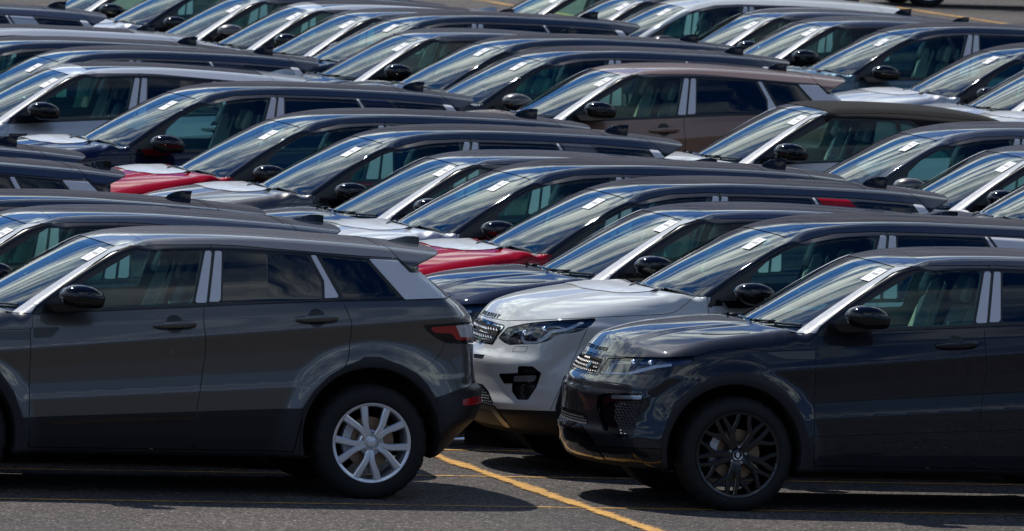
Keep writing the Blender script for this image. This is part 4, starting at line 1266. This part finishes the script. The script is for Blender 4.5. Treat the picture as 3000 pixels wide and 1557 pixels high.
        for i in range(len(rings) - 1):
            for j in range(5): b_.bm.faces.new((rings[i][j], rings[i][j + 1], rings[i + 1][j + 1], rings[i + 1][j]))
        b_.bm.faces.new(rings[-1])
        return b_.build(name, m, root, True, 38)
    if k == 'D':
        finmesh('roof_antenna', 2.99, .175, .062, 'black_gloss')
    elif k == 'E':
        fa = finmesh('roof_antenna', 2.56, .17, .058, 'black_gloss')
        
        b_ = MB(); rings = []
        for (x, zt, wt_, wb) in [(q_[0], q_[1], q_[2] * .6, q_[3] * .7) for q_ in ((2.90, 1.558, .004, .02), (2.95, 1.570, .009, .035), (3.00, 1.583, .011, .045), (3.05, 1.594, .011, .045), (3.10, 1.594, .009, .04), (3.135, 1.588, .006, .03))]:
            zb = solve_z(f, x, 0.0)[0] - .012
            if x > 3.08: zb = min(zb, 1.548)
            rings.append([b_.bm.verts.new(q) for q in ((x, -wb, zb), (x, -wb * .45, zb + (zt - zb) * .28), (x, -wt_ * 1.6, zb + (zt - zb) * .62), (x, -wt_, zt), (x, wt_, zt), (x, wt_ * 1.6, zb + (zt - zb) * .62), (x, wb * .45, zb + (zt - zb) * .28), (x, wb, zb))])
        for i in range(len(rings) - 1):
            for j in range(7): b_.bm.faces.new((rings[i][j], rings[i][j + 1], rings[i + 1][j + 1], rings[i + 1][j]))
        b_.bm.faces.new(rings[-1])
        b_.build('spoiler_antenna', 'paint_black', root, True, 38)
    lettering(root, f, 'DISCOVERY' if k == 'D' else 'RANGE ROVER', .036 if k == 'D' else .031, .968 if k == 'D' else .940, 'black_gloss')
    # --- exhaust
    if k != 'D':
        MB().tube([(3.18, -.55, .355), (3.335, -.55, .36)], .026, 20).build('exhaust_pipe', 'chrome', root, True, 60)
    interior(root, f, P, seat)
    for hx in P['hubs']:
        for s in (-1, 1):
            make_wheel(root, hx, s * .918, 'silver', 'wheel_silver', s)
    return root

def dup(o, parent=None, skip=()):
    if o.name.split('.')[0] in skip:
        return None
    c = o.copy(); COL.objects.link(c); c.parent = parent
    for ch in list(o.children):
        dup(ch, c, skip)
    return c

# ==== PLACEMENT
# ------------------------------------------------------------------ ground
def noise(N, L, vec, scale, detail=6, rough=.6):
    n = N('ShaderNodeTexNoise'); n.inputs['Scale'].default_value = scale; n.inputs['Detail'].default_value = detail; n.inputs['Roughness'].default_value = rough
    L(vec, n.inputs['Vector']); return n

def ramp(N, L, fac, stops):
    r = N('ShaderNodeValToRGB'); L(fac, r.inputs['Fac'])
    e = r.color_ramp.elements
    e[0].position, e[0].color = stops[0][0], (*stops[0][1], 1); e[1].position, e[1].color = stops[-1][0], (*stops[-1][1], 1)
    for p, c in stops[1:-1]:
        q = e.new(p); q.color = (*c, 1)
    return r

def asphalt():
    m = mat('asphalt', (.08, .08, .08), .85)
    nt = m.node_tree; p = nt.nodes['Principled BSDF']; N = nt.nodes.new; L = nt.links.new
    tc = N('ShaderNodeTexCoord'); v = tc.outputs['Object']
    vo = N('ShaderNodeTexVoronoi'); vo.inputs['Scale'].default_value = 62.0; L(v, vo.inputs['Vector'])
    stone = ramp(N, L, vo.outputs['Color'], [(.10, (.012, .010, .010)), (.45, (.070, .059, .054)), (.72, (.120, .102, .093)), (.86, (.21, .185, .17)), (.97, (.50, .46, .43))])
    n1 = noise(N, L, v, .45, 6, .65); n2 = noise(N, L, v, 17, 6, .75); n3 = noise(N, L, v, 2.3, 5, .6)
    r1 = ramp(N, L, n1.outputs['Fac'], [(.32, (.58, .57, .58)), (.50, (.95, .93, .91)), (.68, (1.28, 1.22, 1.14))])
    r2 = ramp(N, L, n2.outputs['Fac'], [(.36, (.42, .42, .42)), (.62, (1.35, 1.35, 1.35))])
    r3 = ramp(N, L, n3.outputs['Fac'], [(.30, (.62, .60, .58)), (.42, (1, 1, 1)), (.75, (1.12, 1.10, 1.06))])
    cr = N('ShaderNodeTexVoronoi'); cr.feature = 'DISTANCE_TO_EDGE'; cr.inputs['Scale'].default_value = .33
    wv = N('ShaderNodeVectorMath'); wv.operation = 'ADD'; nn = noise(N, L, v, 3.0, 5); sc = N('ShaderNodeVectorMath'); sc.operation = 'SCALE'; sc.inputs[3].default_value = .5
    L(nn.outputs['Color'], sc.inputs[0]); L(v, wv.inputs[0]); L(sc.outputs[0], wv.inputs[1]); L(wv.outputs[0], cr.inputs['Vector'])
    crk = ramp(N, L, cr.outputs['Distance'], [(.0, (.35, .33, .32)), (.006, (1, 1, 1))])
    cur = stone.outputs[0]
    for r_, fc in ((r1, 1), (r2, .9), (r3, .8), (crk, .7)):
        a = N('ShaderNodeMix'); a.data_type = 'RGBA'; a.blend_type = 'MULTIPLY'; a.inputs[0].default_value = fc; L(cur, a.inputs[6]); L(r_.outputs[0], a.inputs[7]); cur = a.outputs[2]
    L(cur, p.inputs['Base Color'])
    bp = N('ShaderNodeBump'); bp.inputs['Strength'].default_value = 1.0; bp.inputs['Distance'].default_value = .016
    ad = N('ShaderNodeMath'); ad.operation = 'MULTIPLY_ADD'; L(vo.outputs['Distance'], ad.inputs[0]); ad.inputs[1].default_value = -1.2; L(n2.outputs['Fac'], ad.inputs[2])
    L(ad.outputs[0], bp.inputs['Height']); L(bp.outputs[0], p.inputs['Normal'])
    return m
asphalt()

def line_paint():
    m = mat('yellow_line', (.62, .30, .035), .7)
    nt = m.node_tree; p = nt.nodes['Principled BSDF']; N = nt.nodes.new; L = nt.links.new
    o = nt.nodes['Material Output']
    tc = N('ShaderNodeTexCoord'); v = tc.outputs['Object']
    n0 = noise(N, L, v, 9, 6); c = ramp(N, L, n0.outputs['Fac'], [(.3, (.36, .17, .028)), (.6, (.66, .35, .055)), (.8, (.75, .45, .12))])
    L(c.outputs[0], p.inputs['Base Color'])
    n1 = noise(N, L, v, 34, 6, .8); n2 = noise(N, L, v, 1.3, 3)
    at = N('ShaderNodeAttribute'); at.attribute_name = 'edge'
    s = N('ShaderNodeMath'); s.operation = 'MULTIPLY_ADD'; L(n2.outputs['Fac'], s.inputs[0]); s.inputs[1].default_value = .55; L(n1.outputs['Fac'], s.inputs[2])
    s2 = N('ShaderNodeMath'); s2.operation = 'MULTIPLY_ADD'; L(at.outputs['Fac'], s2.inputs[0]); s2.inputs[1].default_value = -.38; L(s.outputs[0], s2.inputs[2])
    g = N('ShaderNodeMath'); g.operation = 'GREATER_THAN'; L(s2.outputs[0], g.inputs[0]); g.inputs[1].default_value = .58
    t = N('ShaderNodeBsdfTransparent'); mx = N('ShaderNodeMixShader'); L(g.outputs[0], mx.inputs[0]); L(t.outputs[0], mx.inputs[1]); L(p.outputs[0], mx.inputs[2]); L(mx.outputs[0], o.inputs[0])
line_paint()

def sheet(name, m, corners, z, kind='structure', nu=1, nv=1):
    """flat sheet in lot coordinates (a along the cars, b across); the edge attribute rises towards the long sides"""
    (a0, b0), (a1, b1) = corners
    me = bpy.data.meshes.new(name); vs = []; fs = []; ed = []
    for i in range(nu + 1):
        for j in range(nv + 1):
            aa = a0 + (a1 - a0) * i / nu; bb = b0 + (b1 - b0) * j / nv
            vs.append(A * aa + B * bb + Vector((0, 0, z)))
            w = abs(2 * (i / nu) - 1) if (b1 - b0) > (a1 - a0) else abs(2 * (j / nv) - 1)
            ed.append(w)
    for i in range(nu):
        for j in range(nv):
            k = i * (nv + 1) + j; fs.append((k, k + nv + 1, k + nv + 2, k + 1))
    me.from_pydata([tuple(v) for v in vs], [], fs)
    at = me.attributes.new('edge', 'FLOAT', 'POINT'); at.data.foreach_set('value', ed)
    o = add(name, me, m, None); o['kind'] = kind
    return o

g = bpy.data.meshes.new('ground'); g.from_pydata([(-1500, -900, 0), (1500, -900, 0), (1500, 2600, 0), (-1500, 2600, 0)], [], [(0, 1, 2, 3)])
go_ = add('car_park_ground', g, 'asphalt', None); go_['kind'] = 'structure'

def marking(name, corners, z=.004):
    (a0, b0), (a1, b1) = corners
    if b1 - b0 > a1 - a0: sheet(name, 'yellow_line', corners, z, nu=4, nv=max(2, int((b1 - b0) / 2)))
    else: sheet(name, 'yellow_line', corners, z, nu=max(2, int((a1 - a0) / 2)), nv=4)
marking('row_line', ((17.30, 67.7), (17.48, 112.0)), .008)
marking('row_line', ((22.8, 74.0), (22.98, 122.0)), .008)
marking('row_line', ((28.0, 80.0), (28.18, 126.0)), .008)
marking('row_line', ((38.75, 150.0), (38.95, 190.0)), .008)
marking('row_line', ((45.42, 150.0), (45.62, 190.0)), .008)
for bb in (69.66, 72.10, 74.36):
    marking('bay_line', ((9.0, bb), (30.0, bb + .10)), .004)

bm = bmesh.new(); rnd = random.Random(3)  # unseen trees behind the camera, added for the car sides to reflect
for k in range(210):
    x = -260 + 2.5 * k + rnd.uniform(-2, 2); h = 6 + 5 * rnd.random() + 3 * sin(k * .21); y = -120 + rnd.uniform(-10, 10)
    for q in range(3):
        r = h * rnd.uniform(.32, .5)
        mt = Matrix.Translation((x + rnd.uniform(-3, 3), y + rnd.uniform(-3, 3), h * (.35 + .28 * q))) @ Matrix.Diagonal((r * 1.1, r, r * .9, 1))
        rr = bmesh.ops.create_icosphere(bm, subdivisions=2, radius=1.0, matrix=mt)
        for v in rr['verts']: v.co += Vector((rnd.uniform(-1, 1), rnd.uniform(-1, 1), rnd.uniform(-1, 1))) * .22 * r
me = bpy.data.meshes.new('tree_belt'); bm.to_mesh(me); bm.free()
mat('leaves', (0.035, 0.055, 0.022), .8, 0, 0, .2)
tb = add('tree_belt', me, 'leaves', None); tb['kind'] = 'stuff'

# ------------------------------------------------------------------ the cars
def place(px, py, loc):
    d = fwd + cR * ((px - 1500) / CAM_F) - cU * ((py - 778.5) / CAM_F)
    t = (loc[2] - CAM_H) / d.z
    P = Vector((0, 0, CAM_H)) + d * t
    P = P - A * loc[0] - B * loc[1]
    return Vector((P.x, P.y, 0))
def lot(a_, b_):
    v = A * a_ + B * b_; return Vector((v.x, v.y, 0))

PROTO = {'E': build_car(EP, fE), 'D': build_car(DP, fD), 'C': build_car(CP, fC, 'cream')}
black_wheel = []
_tmp = empty('spare_root')
make_wheel(_tmp, 0, 0, 'black', 'wheel_black', -1)
black_wheel = list(_tmp.children)[0]
for o in [black_wheel] + black_wheel.children_recursive:
    if o.type == 'MESH' and o.name.split('.')[0] == 'rim':
        o.material_slots[0].material = MATS['wheel_black']

EC = (1.07, -.6, 1.54); DC = (1.15, -.6, 1.56); Et = (3.132, -.45, 1.528); Df = (3.168, 0, 1.722)
# model, place, body paint, roof paint, roof panel, pillar, options, label
CARS = [
 ('E', place(1086, 1296, (2.66, -.9, .355)), 'paint_dark_grey', None, None, 'film', 'pod black_seat', 'dark grey hatchback in front at left showing its tail lamp and silver alloy wheel'),
 ('E', place(83, 650, EC), 'paint_slate', None, None, 'film', 'pod', 'dark hatchback directly behind the big grey car at the left front'),
 ('E', place(770, 623, Et), 'paint_black', None, None, 'film', 'fin', 'black roofed hatchback third in the left row with a fin aerial before its tail'),
 ('E', place(359, 509, Et), 'paint_black', None, None, 'film', 'pod', 'black hatchback cut by the left edge whose spoiler meets the farther red bonnet'),
 ('E', place(243, 457, Et), 'paint_black', None, None, 'film', 'fin', 'black roof tail at the left edge just in front of the navy car'),
 ('E', place(2158.7, 1334, (0, -.9, .35)), 'paint_charcoal', None, None, 'film', 'pod blackwheel gloss', 'black hatchback in front at right with black wheels and black grille'),
 ('D', place(2306, 693, DC), 'paint_white', 'paint_black', None, '', 'film', 'white estate car with black roof between the two front cars, DISCOVERY on its bonnet'),
 ('E', place(2004, 639, EC), 'paint_blue_black', None, None, 'film', 'pod', 'blue black hatchback behind the white bonneted estate, bare dark bonnet'),
 ('D', place(1831.5, 578, DC), 'paint_red', 'paint_black', None, '', 'film', 'red estate car with black roof, nearer of the two red ones'),
 ('D', place(1555, 523, DC), 'paint_silver', 'paint_black', None, '', 'film', 'silver bonneted estate car with black roof just behind the nearer red one'),
 ('E', place(1351, 480, EC), 'paint_slate', None, None, 'film', 'pod', 'slate hatchback with white windscreen pillar behind the silver bonneted estate'),
 ('D', place(1124.5, 419, DC), 'paint_dark_grey', 'paint_black', None, '', 'film', 'grey bonneted estate car with film on its bonnet in front of the farther red one'),
 ('D', place(878, 371, DC), 'paint_red', 'paint_black', None, '', 'film', 'red estate car with black roof, farther of the two red ones, at left'),
 ('D', place(574, 288.5, DC), 'paint_navy', 'paint_black', None, '', 'film', 'navy blue estate car with whole door mirror in view beside the farther red one'),
 ('E', place(206, 214, EC), 'paint_silver', None, 'paint_black', 'film', 'pod black_seat', 'silver hatchback with black roof panel and silver door at upper left'),
 ('D', place(173, 180, DC), 'paint_slate', 'paint_black', None, '', '', 'dark estate car whose roof overlaps just behind the silver hatchback at upper left'),
 ('D', place(576.8, 105, Df), 'paint_black', None, None, '', '', 'black estate car at upper left between the dark roof and the silver roof'),
 ('D', place(398.7, 97, (2.9, -.45, 1.65)), 'paint_silver', None, 'paint_black', '', '', 'silver roofed estate car with black roof panel at upper left edge'),
 ('D', place(192.5, 2, Df), 'paint_silver', 'paint_slate', None, '', '', 'blue grey roofed estate car farthest back in the left hand row'),
 ('E', place(2919, 442, (1.161, .6, 1.529)), 'paint_slate', None, None, 'film', 'pod', 'dark hatchback with white windscreen pillar cut by the right edge at mid height'),
 ('D', lot(23.35, 83.1), 'paint_slate', 'paint_black', None, '', '', 'dark estate car at the right edge of which only the windscreen foot shows'),
 ('D', place(2747, 410, DC), 'paint_slate', 'paint_slate', None, '', 'greymirror', 'slate estate car in front of the soft top convertible, grey mirror'),
 ('C', place(2383, 332, EC), 'paint_white', None, None, 'film', '', 'white convertible with black fabric soft top'),
 ('E', place(1821, 216, EC), 'paint_bronze', None, None, 'film', 'fin', 'bronze brown hatchback seen side on behind the convertible'),
 ('D', place(1587.5, 179, DC), 'paint_slate', 'paint_black', None, '', 'greymirror', 'dark estate car behind the bronze hatchback, grey mirror'),
 ('D', place(1470, 142, DC), 'paint_slate', 'paint_black', None, '', '', 'dark estate car second behind the bronze hatchback'),
 ('E', place(1231, 112, EC), 'paint_slate', None, None, 'film', 'fin', 'dark hatchback with white pillar and full black mirror at upper middle'),
 ('D', place(1200, 73, DC), 'paint_black', None, None, '', '', 'black estate car close behind the hatchback with the full mirror at upper middle'),
 ('E', place(1064, 51, EC), 'paint_slate', None, None, 'film', 'fin', 'dark hatchback just in front of the light roofed one at the top'),
 ('E', place(906, 28, EC), 'paint_silver', None, 'paint_black', 'film', 'pod', 'silver hatchback with black roof panel and silver spoiler at the top of the picture'),
 ('E', place(739, 2, EC), 'paint_slate', None, None, 'film', 'fin greymirror', 'grey mirrored hatchback behind the light roofed one at the top'),
 ('D', place(404.5, 76, (.483, -.75, 1.163)), 'paint_silver', 'paint_black', None, '', 'film', 'silver bonneted estate car second from the far end of its row, dark pillar'),
 ('E', lot(23.85, 121.2), 'paint_slate', None, None, 'film', 'fin', 'hatchback at the far end of its row at top left, bright windscreen pillar'),
 ('D', place(2965, 165, DC), 'paint_silver', 'paint_black', None, '', 'film', 'silver bonneted estate car at upper right in front of the teal one'),
 ('E', lot(29.0, 103.2), 'paint_silver', 'paint_black', None, 'film', 'pod', 'silver hatchback cut by the right edge, wiper lying on its screen'),
 ('D', lot(28.9, 100.9), 'paint_white', 'paint_black', None, '', 'film', 'white bonneted car at the right edge just behind the soft top'),
 ('D', place(2657, 105, DC), 'paint_teal', 'paint_black', None, '', '', 'teal blue estate car with black roof at upper right'),
 ('E', place(2416, 75, EC), 'paint_slate', None, None, 'film', 'fin', 'dark hatchback right behind the teal estate at upper right'),
 ('E', place(2253, 50, EC), 'paint_slate', None, None, 'film', 'fin', 'dark hatchback in front of the white roofed estate at upper right'),
 ('D', place(2008, 22, DC), 'paint_white', None, None, '', '', 'white estate car with white roof at the top right of centre'),
 ('E', lot(28.85, 119.1), 'paint_slate', None, None, 'film', 'pod', 'dark hatchback with bright pillar right behind the white roofed estate'),
 ('E', lot(28.75, 121.5), 'paint_slate', None, None, 'film', 'pod', 'hatchback at the top, farthest of the right hand row'),
 ('D', lot(46.15, 166.25), 'paint_black', None, None, '', '', 'black car parked apart far beyond the rows at the top right corner'),
]

def base(n): return n.split('.')[0]
def paint_car(c, body, roof, panel, pillar, opt, model):
    for o in [c] + c.children_recursive:
        if o.type != 'MESH' or not o.material_slots: continue
        n = base(o.name); r = ROLE.get(n); m = None
        if r == 'body': m = body
        elif r == 'roof': m = roof or body
        elif r == 'panel': m = panel or (roof or body)
        elif n == 'spoiler_antenna': m = roof or body
        elif n == 'quarter_film' and model == 'D' and 'film' not in opt: m = body
        elif n == 'quarter_film' and body in ('paint_red', 'paint_navy', 'paint_dark_grey'): m = body
        elif n == 'wing_mirror' and 'greymirror' in opt: m = 'paint_dark_grey'
        elif n == 'front_seat' or n == 'headrest' or n == 'rear_seat': m = 'seat_black' if 'black_seat' in opt else 'seat_cream'
        elif n in ('seat_cover_sheet', 'steering_wheel') and 'black_seat' in opt and n == 'seat_cover_sheet': m = 'seat_cover'
        elif n == 'door_cladding' and 'gloss' in opt: m = body
        if m: o.material_slots[0].material = MATS[m]

used = set()
first = {}
for i, (model, loc, body, roof, panel, pillar, opt, label) in enumerate(CARS):
    skip = set()
    if model == 'E':
        skip.add('roof_antenna' if 'pod' in opt else 'spoiler_antenna')
    if model == 'D' and 'film' not in opt: skip.add('bonnet_film')
    if 'gloss' in opt: skip |= {'cladding_blade'}
    if 'blackwheel' in opt: skip.add('wheel')
    c = dup(PROTO[model], None, skip)
    c.name = {'E': 'hatchback_car', 'D': 'estate_car', 'C': 'convertible_car'}[model]
    c.location = loc; c.rotation_euler = (0, 0, PSI + radians(random.uniform(-.6, .6) if i not in (0, 5, 6) else 0))
    c['label'] = label; c['category'] = 'car'; c['group'] = 'new cars parked in rows in the car park'
    if 'blackwheel' in opt:
        for hx in EP['hubs']:
            for s in (-1, 1):
                w = dup(black_wheel, c); w.location = (hx, s * .918, .352); w.rotation_euler = (0, 0, 0 if s < 0 else pi)
    paint_car(c, body, roof, panel, pillar, opt, model)
    if i not in (0, 5, 6):                         # the paper sheets are taped by hand
        for o in c.children:
            if base(o.name) == 'paper_label':
                t = random.uniform(-.045, .03); o.location = (t, random.uniform(-.012, .02), t * .56)
def kill(o):
    for ch in list(o.children): kill(ch)
    bpy.data.objects.remove(o)
for p in PROTO.values(): kill(p)
kill(_tmp)
